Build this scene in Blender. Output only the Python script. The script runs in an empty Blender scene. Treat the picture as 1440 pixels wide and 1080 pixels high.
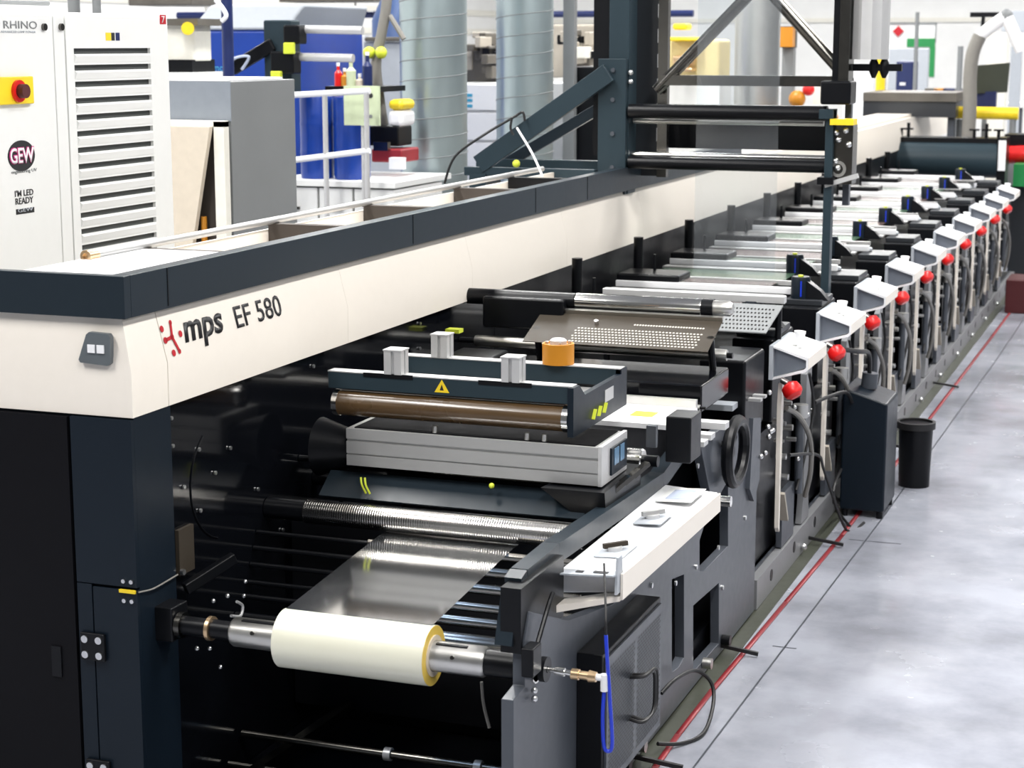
import bpy, math, random
from mathutils import Vector, Matrix
from mathutils.geometry import tessellate_polygon
random.seed(7)
S = bpy.context.scene
COL = S.collection

# ------------------------------------------------------------------ camera, world, lights, exposure
FPX = 2600.0
PITCH = math.atan(480 / FPX)
YAW = math.atan(975 / math.hypot(FPX, 480))
CAM = Vector((1.33, 0.0, 2.0))
cd = bpy.data.cameras.new('camera')
cam = bpy.data.objects.new('camera', cd)
COL.objects.link(cam)
cam.location = CAM
cam.rotation_euler = (math.pi / 2 - PITCH, 0, YAW)
cd.sensor_width = 36
cd.lens = FPX / 1440 * 36
cd.clip_start = 0.1
cd.clip_end = 200
cd.dof.use_dof = True
cd.dof.focus_distance = 5.3
cd.dof.aperture_fstop = 7.0
S.camera = cam

W = bpy.data.worlds.new('hall_air')
S.world = W
W.use_nodes = True
W.node_tree.nodes['Background'].inputs[0].default_value = (0.93, 0.96, 1.0, 1)
W.node_tree.nodes['Background'].inputs[1].default_value = 0.16

S.view_settings.view_transform = 'Standard'
S.view_settings.look = 'None'
S.view_settings.gamma = 1
S.view_settings.use_curve_mapping = False
S.view_settings.exposure = 0.0

LAMPS = []
for lx in (-7.5, -2.6, 1.6, 6.0):
    for ly in (1.5, 5.5, 9.5, 13.5, 18.0, 23.0, 28.0):
        LAMPS.append((lx, ly))
LAMP_Z = 5.0
for lx, ly in LAMPS:
    ld = bpy.data.lights.new('lamp_light', 'AREA')
    ld.shape = 'RECTANGLE'
    ld.size = 0.5
    ld.size_y = 2.4
    ld.energy = {-7.5: 165, -2.6: 190, 1.6: 175, 6.0: 70}[lx]
    ld.color = (1.0, 0.985, 0.96)
    lo = bpy.data.objects.new('lamp_light', ld)
    COL.objects.link(lo)
    lo.location = (lx, ly, LAMP_Z - 0.03)


# ------------------------------------------------------------------ materials
def mat(name, col, rough=0.5, metal=0.0, var=0.08, scale=30.0, bump=0.0, spec=0.5, stretch=None, coat=0.0):
    m = bpy.data.materials.new(name)
    m.use_nodes = True
    nt = m.node_tree
    b = nt.nodes['Principled BSDF']
    b.inputs['Roughness'].default_value = rough
    b.inputs['Metallic'].default_value = metal
    b.inputs['Specular IOR Level'].default_value = spec
    b.inputs['Coat Weight'].default_value = coat
    tc = nt.nodes.new('ShaderNodeTexCoord')
    mp = nt.nodes.new('ShaderNodeMapping')
    nt.links.new(tc.outputs['Object'], mp.inputs[0])
    if stretch:
        mp.inputs['Scale'].default_value = stretch
    nz = nt.nodes.new('ShaderNodeTexNoise')
    nz.inputs['Scale'].default_value = scale
    nz.inputs['Detail'].default_value = 3
    nt.links.new(mp.outputs[0], nz.inputs['Vector'])
    mx = nt.nodes.new('ShaderNodeMix')
    mx.data_type = 'RGBA'
    c = Vector(col[:3])
    mx.inputs['A'].default_value = (*(c * (1 - var)), 1)
    mx.inputs['B'].default_value = (*[min(1, v * (1 + var)) for v in c], 1)
    nt.links.new(nz.outputs['Fac'], mx.inputs['Factor'])
    nt.links.new(mx.outputs['Result'], b.inputs['Base Color'])
    mr = nt.nodes.new('ShaderNodeMapRange')
    mr.inputs['To Min'].default_value = max(0.02, rough * 0.85)
    mr.inputs['To Max'].default_value = min(1, rough * 1.15)
    nt.links.new(nz.outputs['Fac'], mr.inputs['Value'])
    nt.links.new(mr.outputs['Result'], b.inputs['Roughness'])
    if bump:
        bp = nt.nodes.new('ShaderNodeBump')
        bp.inputs['Strength'].default_value = bump
        bp.inputs['Distance'].default_value = 0.002
        nt.links.new(nz.outputs['Fac'], bp.inputs['Height'])
        nt.links.new(bp.outputs['Normal'], b.inputs['Normal'])
    return m


def emit(name, col, s):
    m = bpy.data.materials.new(name)
    m.use_nodes = True
    b = m.node_tree.nodes['Principled BSDF']
    b.inputs['Base Color'].default_value = (*col, 1)
    b.inputs['Emission Color'].default_value = (*col, 1)
    b.inputs['Emission Strength'].default_value = s
    return m


def film(name, tint=(0.93, 0.95, 0.97), gloss=0.10, rough=0.05, haze=0.0):
    m = bpy.data.materials.new(name)
    m.use_nodes = True
    nt = m.node_tree
    nt.nodes.clear()
    out = nt.nodes.new('ShaderNodeOutputMaterial')
    tr = nt.nodes.new('ShaderNodeBsdfTransparent')
    tr.inputs[0].default_value = (*tint, 1)
    gl = nt.nodes.new('ShaderNodeBsdfGlossy')
    gl.inputs['Roughness'].default_value = rough
    fr = nt.nodes.new('ShaderNodeFresnel')
    fr.inputs['IOR'].default_value = 1.5
    ad = nt.nodes.new('ShaderNodeMath')
    ad.operation = 'ADD'
    ad.inputs[1].default_value = gloss
    ad.use_clamp = True
    nt.links.new(fr.outputs[0], ad.inputs[0])
    mx = nt.nodes.new('ShaderNodeMixShader')
    nt.links.new(ad.outputs[0], mx.inputs[0])
    nt.links.new(tr.outputs[0], mx.inputs[1])
    nt.links.new(gl.outputs[0], mx.inputs[2])
    last = mx
    if haze:
        df = nt.nodes.new('ShaderNodeBsdfDiffuse')
        df.inputs[0].default_value = (0.75, 0.8, 0.85, 1)
        m2 = nt.nodes.new('ShaderNodeMixShader')
        m2.inputs[0].default_value = haze
        nt.links.new(mx.outputs[0], m2.inputs[1])
        nt.links.new(df.outputs[0], m2.inputs[2])
        last = m2
    nt.links.new(last.outputs[0], out.inputs[0])
    return m


def floor_mat():
    m = mat('floor_epoxy', (0.40, 0.415, 0.47), 0.3, var=0.0, scale=1.2, spec=0.5)
    nt = m.node_tree
    b = nt.nodes['Principled BSDF']
    tc = nt.nodes.new('ShaderNodeTexCoord')
    n1 = nt.nodes.new('ShaderNodeTexNoise')
    n1.inputs['Scale'].default_value = 1.6
    n1.inputs['Detail'].default_value = 6
    n1.inputs['Roughness'].default_value = 0.6
    nt.links.new(tc.outputs['Object'], n1.inputs['Vector'])
    cr = nt.nodes.new('ShaderNodeValToRGB')
    cr.color_ramp.elements[0].position = 0.34
    cr.color_ramp.elements[0].color = (0.22, 0.228, 0.262, 1)
    cr.color_ramp.elements[1].position = 0.60
    cr.color_ramp.elements[1].color = (0.385, 0.40, 0.455, 1)
    nt.links.new(n1.outputs['Fac'], cr.inputs[0])
    nt.links.new(cr.outputs[0], b.inputs['Base Color'])
    n2 = nt.nodes.new('ShaderNodeTexNoise')
    n2.inputs['Scale'].default_value = 5
    n2.inputs['Detail'].default_value = 5
    nt.links.new(tc.outputs['Object'], n2.inputs['Vector'])
    mr = nt.nodes.new('ShaderNodeMapRange')
    mr.inputs['From Min'].default_value = 0.3
    mr.inputs['From Max'].default_value = 0.7
    mr.inputs['To Min'].default_value = 0.10
    mr.inputs['To Max'].default_value = 0.30
    nt.links.new(n2.outputs['Fac'], mr.inputs['Value'])
    nt.links.new(mr.outputs['Result'], b.inputs['Roughness'])
    return m


def knurl_mat():
    m = mat('knurled_steel', (0.72, 0.70, 0.66), 0.22, 1.0, var=0.02)
    nt = m.node_tree
    b = nt.nodes['Principled BSDF']
    tc = nt.nodes.new('ShaderNodeTexCoord')
    wv = nt.nodes.new('ShaderNodeTexWave')
    wv.bands_direction = 'X'
    wv.inputs['Scale'].default_value = 45
    nt.links.new(tc.outputs['Object'], wv.inputs['Vector'])
    bp = nt.nodes.new('ShaderNodeBump')
    bp.inputs['Strength'].default_value = 0.35
    bp.inputs['Distance'].default_value = 0.001
    nt.links.new(wv.outputs['Fac'], bp.inputs['Height'])
    nt.links.new(bp.outputs['Normal'], b.inputs['Normal'])
    return m


M = {
    'floor': floor_mat(),
    'wall': mat('white_wall', (0.86, 0.86, 0.84), 0.7, scale=3),
    'wallstrip': mat('cream_wall_sheet', (0.80, 0.78, 0.70), 0.6),
    'ceiling': mat('ceiling_grey', (0.30, 0.31, 0.33), 0.8),
    'cream': mat('cream_paint', (0.80, 0.745, 0.67), 0.38, var=0.02, spec=0.45),
    'slate': mat('slate_paint', (0.016, 0.024, 0.032), 0.30, var=0.05, spec=0.22),
    'slate2': mat('blue_slate_paint', (0.022, 0.037, 0.047), 0.38, var=0.05, spec=0.22),
    'black': mat('black_paint', (0.004, 0.0045, 0.006), 0.33, var=0.1, spec=0.22),
    'gloss': mat('gloss_black_paint', (0.003, 0.0035, 0.005), 0.10, var=0.1, spec=0.3),
    'door': mat('soft_black_door', (0.005, 0.005, 0.0065), 0.45, var=0.08, spec=0.10),
    'navy': mat('navy_black_paint', (0.006, 0.011, 0.018), 0.35, var=0.05, spec=0.22),
    'grey': mat('machine_grey_paint', (0.062, 0.070, 0.085), 0.36, var=0.05),
    'grey2': mat('dark_machine_grey', (0.022, 0.025, 0.03), 0.36, var=0.05),
    'bolt': mat('bright_bolt', (0.75, 0.75, 0.75), 0.3, 1.0),
    'steel': mat('polished_steel', (0.75, 0.74, 0.71), 0.16, 1.0, var=0.03, stretch=(1, 20, 20)),
    'steel2': mat('satin_steel', (0.62, 0.61, 0.58), 0.34, 1.0, var=0.05),
    'dsteel': mat('dark_steel', (0.13, 0.125, 0.115), 0.24, 1.0, var=0.08),
    'guard': mat('bronze_guard_steel', (0.045, 0.037, 0.028), 0.5, 0.0, var=0.06, spec=0.15),
    'knurl': knurl_mat(),
    'alu': mat('extruded_aluminium', (0.46, 0.46, 0.455), 0.42, 0.55, var=0.03, stretch=(1, 30, 30)),
    'alub': mat('bright_aluminium', (0.62, 0.62, 0.62), 0.4, 0.5, var=0.03),
    'brown': mat('brown_ceramic', (0.085, 0.05, 0.022), 0.28, var=0.25, scale=6, coat=0.2),
    'orange': mat('amber_plastic', (0.55, 0.22, 0.015), 0.4),
    'yellow': mat('yellow_paint', (0.85, 0.62, 0.02), 0.4),
    'lime': mat('lime_yellow', (0.62, 0.70, 0.05), 0.4),
    'red': mat('red_plastic', (0.70, 0.012, 0.012), 0.3),
    'redtape': mat('red_tape', (0.28, 0.022, 0.03), 0.4, var=0.2, scale=12),
    'white': mat('white_plastic', (0.83, 0.835, 0.85), 0.4, var=0.02),
    'offwhite': mat('cabinet_white', (0.76, 0.765, 0.75), 0.45, var=0.02),
    'panelgrey': mat('recess_grey', (0.16, 0.18, 0.215), 0.45, var=0.04),
    'plategrey': mat('plate_grey', (0.10, 0.115, 0.125), 0.4),
    'slot': mat('slot_dark', (0.045, 0.05, 0.048), 0.6),
    'duct': mat('galvanised_sheet', (0.42, 0.50, 0.52), 0.34, 0.85, var=0.10, scale=8, stretch=(1, 1, .3)),
    'boxgrey': mat('box_grey', (0.20, 0.21, 0.215), 0.5, var=0.1, scale=5),
    'boxlight': mat('box_light_grey', (0.42, 0.45, 0.49), 0.5, var=0.05),
    'tan': mat('tan_board', (0.66, 0.58, 0.47), 0.6),
    'frontg': mat('front_blue_grey', (0.22, 0.245, 0.28), 0.5),
    'paleyellow': mat('pale_yellow_paint', (0.75, 0.62, 0.30), 0.5),
    'matte': mat('matte_black', (0.003, 0.003, 0.004), 0.8, spec=0.1),
    'brownb': mat('brown_board', (0.045, 0.035, 0.028), 0.6),
    'blue': mat('drum_blue', (0.004, 0.038, 0.27), 0.3, var=0.15, scale=8),
    'navyb': mat('pipe_navy', (0.005, 0.015, 0.09), 0.4),
    'skyb': mat('hazy_blue', (0.05, 0.10, 0.25), 0.4),
    'cyan': mat('print_cyan', (0.05, 0.35, 0.55), 0.4),
    'green': mat('green_paint', (0.01, 0.22, 0.055), 0.4),
    'palegreen': mat('pale_green_card', (0.60, 0.68, 0.45), 0.6),
    'machine': mat('old_machine', (0.10, 0.09, 0.075), 0.5, var=0.5, scale=6),
    'machinel': mat('old_machine_light', (0.42, 0.38, 0.32), 0.5, var=0.3, scale=6),
    'olive': mat('olive_floor_cover', (0.045, 0.05, 0.035), 0.45),
    'ink': mat('print_ink', (0.012, 0.012, 0.014), 0.5),
    'pink': mat('magenta_ink', (0.55, 0.02, 0.20), 0.4),
    'redink': mat('red_ink', (0.45, 0.004, 0.014), 0.4),
    'roll': mat('wound_film', (0.74, 0.73, 0.60), 0.22, var=0.03, scale=14, stretch=(.3, 1, 1), coat=0.4),
    'core': mat('yellow_film_edge', (0.78, 0.55, 0.10), 0.4),
    'hose': mat('blue_air_hose', (0.01, 0.04, 0.55), 0.3),
    'rubber': mat('black_rubber', (0.008, 0.008, 0.009), 0.5),
    'greyhose': mat('grey_flexible_hose', (0.22, 0.21, 0.19), 0.5),
    'brass': mat('brass_fitting', (0.70, 0.50, 0.30), 0.3, 0.9),
    'film': film('clear_film', gloss=0.03, rough=0.1, haze=0.07, tint=(.86, .9, .93)),
    'webfilm': film('taut_film', gloss=0.02, rough=0.10, haze=0.015, tint=(.16, .22, .32)),
    'greyl': mat('light_machine_grey', (0.20, 0.205, 0.215), 0.4, var=0.05),
    'idler': mat('idler_steel', (0.36, 0.34, 0.31), 0.25, 1.0, var=0.05, stretch=(1, 20, 20)),
    'hole': mat('painted_hole_light', (0.55, 0.52, 0.46), 0.6),
    'printg': mat('green_print', (0.05, 0.10, 0.06), 0.25, var=0.35, scale=5, stretch=(1, 6, 1)),
    'printb': mat('brown_print', (0.085, 0.055, 0.05), 0.25, var=0.35, scale=5, stretch=(1, 6, 1)),
    'maroon': mat('maroon_paint', (0.07, 0.006, 0.008), 0.5),
    'lamp': emit('lamp_glow', (1, 0.98, 0.95), 6.0),
    'screen': mat('pale_screen', (0.50, 0.56, 0.70), 0.25),
    'bscreen': mat('blue_display', (0.12, 0.22, 0.34), 0.2),
}


# ------------------------------------------------------------------ geometry helpers
class G:
    def __init__(s):
        s.v = []
        s.f = []

    def add(s, vs, fs):
        n = len(s.v)
        s.v += [Vector(v) for v in vs]
        s.f += [tuple(i + n for i in f) for f in fs]
        return s

    def box(s, x0, x1, y0, y1, z0, z1):
        vs = [(x, y, z) for z in (z0, z1) for y in (y0, y1) for x in (x0, x1)]
        return s.add(vs, [(0, 2, 3, 1), (4, 5, 7, 6), (0, 1, 5, 4), (2, 6, 7, 3), (0, 4, 6, 2), (1, 3, 7, 5)])

    def hexa(s, bottom, top):
        return s.add(list(bottom) + list(top), [(3, 2, 1, 0), (4, 5, 6, 7), (0, 1, 5, 4), (1, 2, 6, 5), (2, 3, 7, 6), (3, 0, 4, 7)])

    def bar(s, p0, p1, w, h, up=(0, 0, 1)):
        p0, p1 = Vector(p0), Vector(p1)
        d = (p1 - p0).normalized()
        u = Vector(up)
        if abs(d.dot(u)) > .98:
            u = Vector((0, 1, 0))
        a = d.cross(u).normalized()
        b = a.cross(d).normalized()
        o = [(-1, -1), (1, -1), (1, 1), (-1, 1)]
        return s.hexa([p0 + a * i * w / 2 + b * j * h / 2 for i, j in o], [p1 + a * i * w / 2 + b * j * h / 2 for i, j in o])

    def rev(s, p0, p1, prof, n=24, cap=True):
        # prof: list of (t along 0..1, radius)
        p0, p1 = Vector(p0), Vector(p1)
        d = p1 - p0
        z = d.normalized()
        u = Vector((0, 0, 1)) if abs(z.z) < .9 else Vector((1, 0, 0))
        a = z.cross(u).normalized()
        b = z.cross(a).normalized()
        vs = []
        for t, r in prof:
            c = p0 + d * t
            for k in range(n):
                q = 2 * math.pi * k / n
                vs.append(c + a * r * math.cos(q) + b * r * math.sin(q))
        fs = []
        for i in range(len(prof) - 1):
            for k in range(n):
                k2 = (k + 1) % n
                fs.append((i * n + k, i * n + k2, (i + 1) * n + k2, (i + 1) * n + k))
        if cap:
            fs.append(tuple(range(n - 1, -1, -1)))
            fs.append(tuple((len(prof) - 1) * n + k for k in range(n)))
        return s.add(vs, fs)

    def cyl(s, p0, p1, r, n=24, r2=None):
        return s.rev(p0, p1, [(0, r), (1, r if r2 is None else r2)], n)

    def ring(s, p0, p1, ro, ri, n=28):
        s.rev(p0, p1, [(0, ri), (0, ro), (1, ro), (1, ri), (0, ri)], n, cap=False)
        return s

    def sphere(s, c, r, n=12):
        c = Vector(c)
        pr = [(0.5 - 0.5 * math.cos(math.pi * i / 8), max(1e-4, r * math.sin(math.pi * i / 8))) for i in range(9)]
        return s.rev(c - Vector((0, 0, r)), c + Vector((0, 0, r)), pr, n)

    def tube(s, pts, r, n=8, sub=6, smooth=True):
        pts = [Vector(p) for p in pts]
        if smooth and len(pts) > 2:
            q = []
            for i in range(len(pts) - 1):
                a = pts[max(0, i - 1)]; b = pts[i]; c = pts[i + 1]; d = pts[min(len(pts) - 1, i + 2)]
                for k in range(sub):
                    t = k / sub
                    q.append(0.5 * ((2 * b) + (c - a) * t + (2 * a - 5 * b + 4 * c - d) * t * t + (3 * b - a - 3 * c + d) * t ** 3))
            q.append(pts[-1])
            pts = q
        prev = None
        vs = []
        for i, p in enumerate(pts):
            d = (pts[min(i + 1, len(pts) - 1)] - pts[max(i - 1, 0)]).normalized()
            if prev is None:
                u = Vector((0, 0, 1)) if abs(d.z) < .9 else Vector((1, 0, 0))
                a = d.cross(u).normalized()
            else:
                a = (prev - d * prev.dot(d)).normalized()
            prev = a
            b = d.cross(a)
            for k in range(n):
                t = 2 * math.pi * k / n
                vs.append(p + (a * math.cos(t) + b * math.sin(t)) * r)
        m = len(pts)
        fs = [(i * n + k, i * n + (k + 1) % n, (i + 1) * n + (k + 1) % n, (i + 1) * n + k) for i in range(m - 1) for k in range(n)]
        fs += [tuple(range(n - 1, -1, -1)), tuple((m - 1) * n + k for k in range(n))]
        return s.add(vs, fs)

    def plate(s, axis, a, b, outer, holes=()):
        # polygon (with holes) extruded along axis from a to b; 2D coords are the other two axes in order
        def mk(u, v, w):
            return {'X': (w, u, v), 'Y': (u, w, v), 'Z': (u, v, w)}[axis]
        loops = [list(outer)] + [list(h) for h in holes]
        tris = tessellate_polygon([[Vector((p[0], p[1], 0)) for p in l] for l in loops])
        flat = [p for l in loops for p in l]
        n = len(flat)
        vs = [mk(p[0], p[1], a) for p in flat] + [mk(p[0], p[1], b) for p in flat]
        fs = [tuple(t) for t in tris] + [tuple(i + n for i in reversed(t)) for t in tris]
        k = 0
        for l in loops:
            m = len(l)
            for i in range(m):
                j = (i + 1) % m
                fs.append((k + i, k + j, n + k + j, n + k + i))
            k += m
        return s.add(vs, fs)

    def build(s, name, m, parent=None, bevel=0.0, kind=None, label=None, cat=None, group=None, solid=0.0, flat=False):
        me = bpy.data.meshes.new(name)
        if parent is None:
            xs = [v.x for v in s.v]; ys = [v.y for v in s.v]; zs = [v.z for v in s.v]
            off = Vector(((min(xs) + max(xs)) / 2, (min(ys) + max(ys)) / 2, min(zs)))
            loc = off
        else:
            off = wloc(parent)
            loc = Vector((0, 0, 0))
        me.from_pydata([v - off for v in s.v], [], s.f)
        me.update()
        import bmesh
        bm = bmesh.new(); bm.from_mesh(me)
        bmesh.ops.recalc_face_normals(bm, faces=bm.faces)
        bm.to_mesh(me); bm.free()
        me.polygons.foreach_set('use_smooth', [not flat] * len(me.polygons))
        me.set_sharp_from_angle(angle=math.radians(32))
        me.materials.append(M[m] if isinstance(m, str) else m)
        o = bpy.data.objects.new(name, me)
        COL.objects.link(o)
        o.location = loc
        if parent is not None:
            o.parent = parent
        if bevel:
            bv = o.modifiers.new('bevel', 'BEVEL')
            bv.width = bevel; bv.segments = 2; bv.limit_method = 'ANGLE'; bv.angle_limit = math.radians(40)
            bv.harden_normals = True
        if solid:
            sm = o.modifiers.new('thickness', 'SOLIDIFY'); sm.thickness = solid
        if kind: o['kind'] = kind
        if label: o['label'] = label
        if cat: o['category'] = cat
        if group: o['group'] = group
        return o


def wloc(o):
    v = Vector((0, 0, 0))
    while o is not None:
        v += o.location
        o = o.parent
    return v


def thing(name, label, cat, loc, group=None):
    o = bpy.data.objects.new(name, None)
    COL.objects.link(o)
    o.empty_display_size = 0.05
    o.location = Vector(loc)
    o['label'] = label
    o['category'] = cat
    if group: o['group'] = group
    return o


def copy_tree(o, parent=None):
    c = o.copy()
    COL.objects.link(c)
    if parent is not None:
        c.parent = parent
    for ch in list(o.children):
        copy_tree(ch, c)
    return c


# camera geometry, used only to read world positions off known planes of the hall
_hd = Vector((-math.sin(YAW), math.cos(YAW), 0)); _rt = Vector((math.cos(YAW), math.sin(YAW), 0)); _up = Vector((0, 0, 1))
_fw = _hd * math.cos(PITCH) - _up * math.sin(PITCH)
_cu = _hd * math.sin(PITCH) + _up * math.cos(PITCH)


def P(x, y, X=None, Y=None, Z=None):
    d = _fw * FPX + _rt * (x - 720) + _cu * (540 - y)
    if X is not None: t = (X - CAM.x) / d.x
    elif Y is not None: t = Y / d.y
    else: t = (Z - CAM.z) / d.z
    return CAM + d * t


def YZ(pts, X):
    return [(P(x, y, X=X).y, P(x, y, X=X).z) for x, y in pts]


def text(name, s, m, parent, o, right, up, w, h, shear=0.0, ext=0.0006, label=None, bold=0.0):
    cu = bpy.data.curves.new('tmp_text', 'FONT')
    cu.body = s
    cu.shear = shear
    cu.extrude = 0.0
    cu.offset = bold
    cu.resolution_u = 3
    t = bpy.data.objects.new('tmp_text', cu)
    COL.objects.link(t)
    bpy.context.view_layer.update()
    me = bpy.data.meshes.new_from_object(t.evaluated_get(bpy.context.evaluated_depsgraph_get()))
    bpy.data.objects.remove(t)
    xs = [v.co.x for v in me.vertices]; ys = [v.co.y for v in me.vertices]
    x0, x1, y0, y1 = min(xs), max(xs), min(ys), max(ys)
    right = Vector(right).normalized(); up = Vector(up).normalized()
    nrm = right.cross(up)
    g = G()
    vs = []
    for v in me.vertices:
        vs.append(Vector(o) + right * ((v.co.x - x0) / (x1 - x0) * w) + up * ((v.co.y - y0) / (y1 - y0) * h) + nrm * ext)
    g.add(vs, [tuple(p.vertices) for p in me.polygons])
    ob = g.build(name, m, parent, label=label, solid=ext * 0.8)
    bpy.data.meshes.remove(me)
    return ob


def bolt(g, p, axis, r=0.008, h=0.004):
    p = Vector(p)
    g.cyl(p, p + Vector(axis) * h, r, 10)


# ------------------------------------------------------------------ the hall
WL, WB = -11.0, 33.0
G().box(WL - 1, 9, -2, WB + 1, -0.1, 0).build('floor', 'floor', kind='structure')
G().box(WL - 1, 9, -2, WB + 1, 5.4, 5.5).build('ceiling', 'ceiling', kind='structure')
G().box(WL - 0.2, WL, -2, WB + 1, 0, 5.4).build('wall_left', 'wall', kind='structure')
G().box(WL, 9, WB, WB + 0.2, 0, 5.4).build('wall_back', 'wall', kind='structure')
for k in range(9):
    z = 1.15 + k * 0.33
    G().box(WL + 0.001, WL + 0.03, 0, WB - 0.1, z, z + 0.10).build('trim_%d' % (k + 1), 'wallstrip', kind='structure')
G().box(WL + .2, 8.5, WB - 0.05, WB - 0.001, 2.35, 2.42).build('trim_10', 'wallstrip', kind='structure')
for k, (lx, ly) in enumerate(LAMPS):
    if k == 0:
        lamp0 = t = thing('ceiling_lamp', 'long ceiling lamp above the hall, outside the picture', 'lamp', (lx, ly, LAMP_Z), 'ceiling lamps')
        G().box(lx - .3, lx + .3, ly - 1.25, ly + 1.25, LAMP_Z + .0, LAMP_Z + .08).build('housing', 'white', t)
        G().box(lx - .25, lx + .25, ly - 1.2, ly + 1.2, LAMP_Z - .01, LAMP_Z - .001).build('diffuser', 'lamp', t)
        G().cyl((lx, ly, LAMP_Z + .08), (lx, ly, 5.41), .01, 8).build('hanger', 'steel2', t)
    else:
        t = copy_tree(lamp0)
        t.location = (lx, ly, LAMP_Z)
    t['label'] = '%s ceiling lamp of the row %s' % (['first', 'second', 'third', 'fourth', 'fifth', 'sixth', 'seventh'][k % 7], ['along the left wall', 'left of the press', 'above the press aisle', 'far right of the press'][k // 7])

# floor joints, cover strip and tape
g = G()
pts = [(0.075, 3.9), (0.111, 4.78), (0.162, 7.73), (0.20, 12), (.22, 20)]
for (xa, ya), (xb, yb) in zip(pts[:-1], pts[1:]):
    g.add([(xa - .003, ya, .0012), (xa + .003, ya, .0012), (xb + .003, yb, .0012), (xb - .003, yb, .0012)], [(0, 1, 2, 3)])
g.build('trim_11', 'grey', kind='structure')
g = G()
for ya in (4.52, 5.9, 7.35):
    g.box(0.09, 0.17 if ya < 7 else .3, ya, ya + .006, 0.0005, .0012)
g.build('trim_12', 'grey', kind='structure')
G().box(-0.07, 0.0, 3.7, 19, 0.0005, 0.004).build('floor_cover_strip', 'olive', label='dark olive cover strip on the floor along the foot of the press', cat='floor strip')
g = G()
tp = [(0.008, 4.0), (0.012, 4.74), (0.006, 5.0), (0.007, 5.4), (0.03, 6.4), (0.053, 7.4), (0.06, 9.75), (.075, 13), (.09, 19)]
for (xa, ya), (xb, yb) in zip(tp[:-1], tp[1:]):
    g.add([(xa - .009, ya, .005), (xa + .009, ya, .005), (xb + .009, yb, .005), (xb - .009, yb, .005)], [(0, 1, 2, 3)])
g.build('red_floor_tape', 'redtape', label='thin red tape line on the grey floor beside the press', cat='tape', solid=0.002)

# ------------------------------------------------------------------ press: overhead beam
YB0, YB1 = 3.80, 19.3
bm_t = thing('overhead_beam', 'long cream and slate overhead beam running the length of the press', 'machine beam', (-1.2, YB0, 1.10))
cuts = [3.97, 5.02, 6.05, 7.1, 8.2, 9.3, 10.4, 11.5, 12.7, 14.0, 15.3, 16.7, 18.0, YB1]


def fairing(y0, y1):
    g = G()
    g.plate('Y', y0 + .0005, y1 - .0005, [(-1.30, 1.105), (-1.05, 1.105), (-1.05, 1.215), (-1.082, 1.345), (-1.30, 1.345)])
    return g


fairing(cuts[0], cuts[1]).build('fairing_panel', 'cream', bm_t, flat=True)
for a, b in zip(cuts[1:-1], cuts[2:]):
    fairing(a, b).build('fairing_panel', 'cream', bm_t, flat=True)
# end cap, with a sloped front and mitred corner
g = G()
prof = [(0.0, 1.105), (0.0, 1.215), (0.032, 1.345)]
vs = []
for d, z in prof:
    vs += [(-2.3, YB0 + d * 0.6, z), (-1.05 - d, YB0 + d * 0.6, z), (-1.05 - d, 3.967, z), (-2.3, 3.967, z)]
fs = [(3, 2, 1, 0), (8, 9, 10, 11)]
for i in range(2):
    for k in range(4):
        k2 = (k + 1) % 4
        fs.append((i * 4 + k, i * 4 + k2, i * 4 + 4 + k2, i * 4 + 4 + k))
g.add(vs, fs)
g.build('end_cap', 'cream', bm_t, flat=True)
# keypad on the front
kp = G().plate('Y', 3.790, 3.806, [(-1.190, 1.243), (-1.186, 1.236), (-1.11, 1.232), (-1.102, 1.238), (-1.099, 1.302), (-1.105, 1.31), (-1.158, 1.312), (-1.166, 1.306)]).build('keypad_plate', 'plategrey', bm_t, label='grey keypad with two white squares')
G().box(-1.162, -1.142, 3.787, 3.7905, 1.262, 1.282).box(-1.136, -1.116, 3.787, 3.7905, 1.262, 1.282).build('key', 'white', kp)
# slate channel on top
g = G()
g.box(-1.11, -1.062, 3.83, 10.2, 1.346, 1.45)
g.box(-2.3, -1.062, 3.80, 3.83, 1.346, 1.45)
g.build('upper_channel', 'slate', bm_t, bevel=0.002)
for yy in (4.0, 5.55, 6.75, 7.4):
    G().box(-1.0625, -1.0605, yy, yy + .004, 1.353, 1.448).build('channel_joint', 'black', bm_t)
G().box(-2.3, -1.112, 3.83, 3.985, 1.346, 1.37).build('cable_tray', 'cream', bm_t)
G().box(-1.42, -1.112, 3.986, 19.3, 1.346, 1.37).build('cable_tray', 'cream', bm_t)
G().box(-1.405, -1.392, 3.99, 7.95, 1.371, 1.424).build('back_upstand', 'cream', bm_t)
G().box(-1.390, -1.112, 3.832, 4.395, 1.436, 1.444).build('top_cover', 'white', bm_t)
for k, yy in enumerate([4.40, 5.17, 5.88, 6.72, 7.33]):
    g = G()
    g.box(-1.391, -1.111, yy, yy + 0.006, 1.371, 1.442)
    g.box(-1.40, -1.10, yy + .006, yy + 0.04, 1.436, 1.442)
    g.build('cross_plate', 'brownb' if k < 4 else 'black', bm_t)
rp = G().cyl((-1.375, 4.17, 1.452), (-1.385, 7.75, 1.452), 0.011, 12).build('rail_pipe', 'alu', bm_t)
G().cyl((-1.375, 4.13, 1.452), (-1.375, 4.17, 1.452), 0.014, 12).ring((-1.375, 4.12, 1.452), (-1.375, 4.13, 1.452), 0.016, 0.009).build('pipe_nut', 'brass', rp)
# logo and lettering on the sloped face
n_up = Vector((-0.032, 0, 0.13)).normalized()


def on_slope(y, z):
    return Vector((-1.05 - (z - 1.215) / 0.13 * 0.032 + 0.001, y, z))


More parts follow.
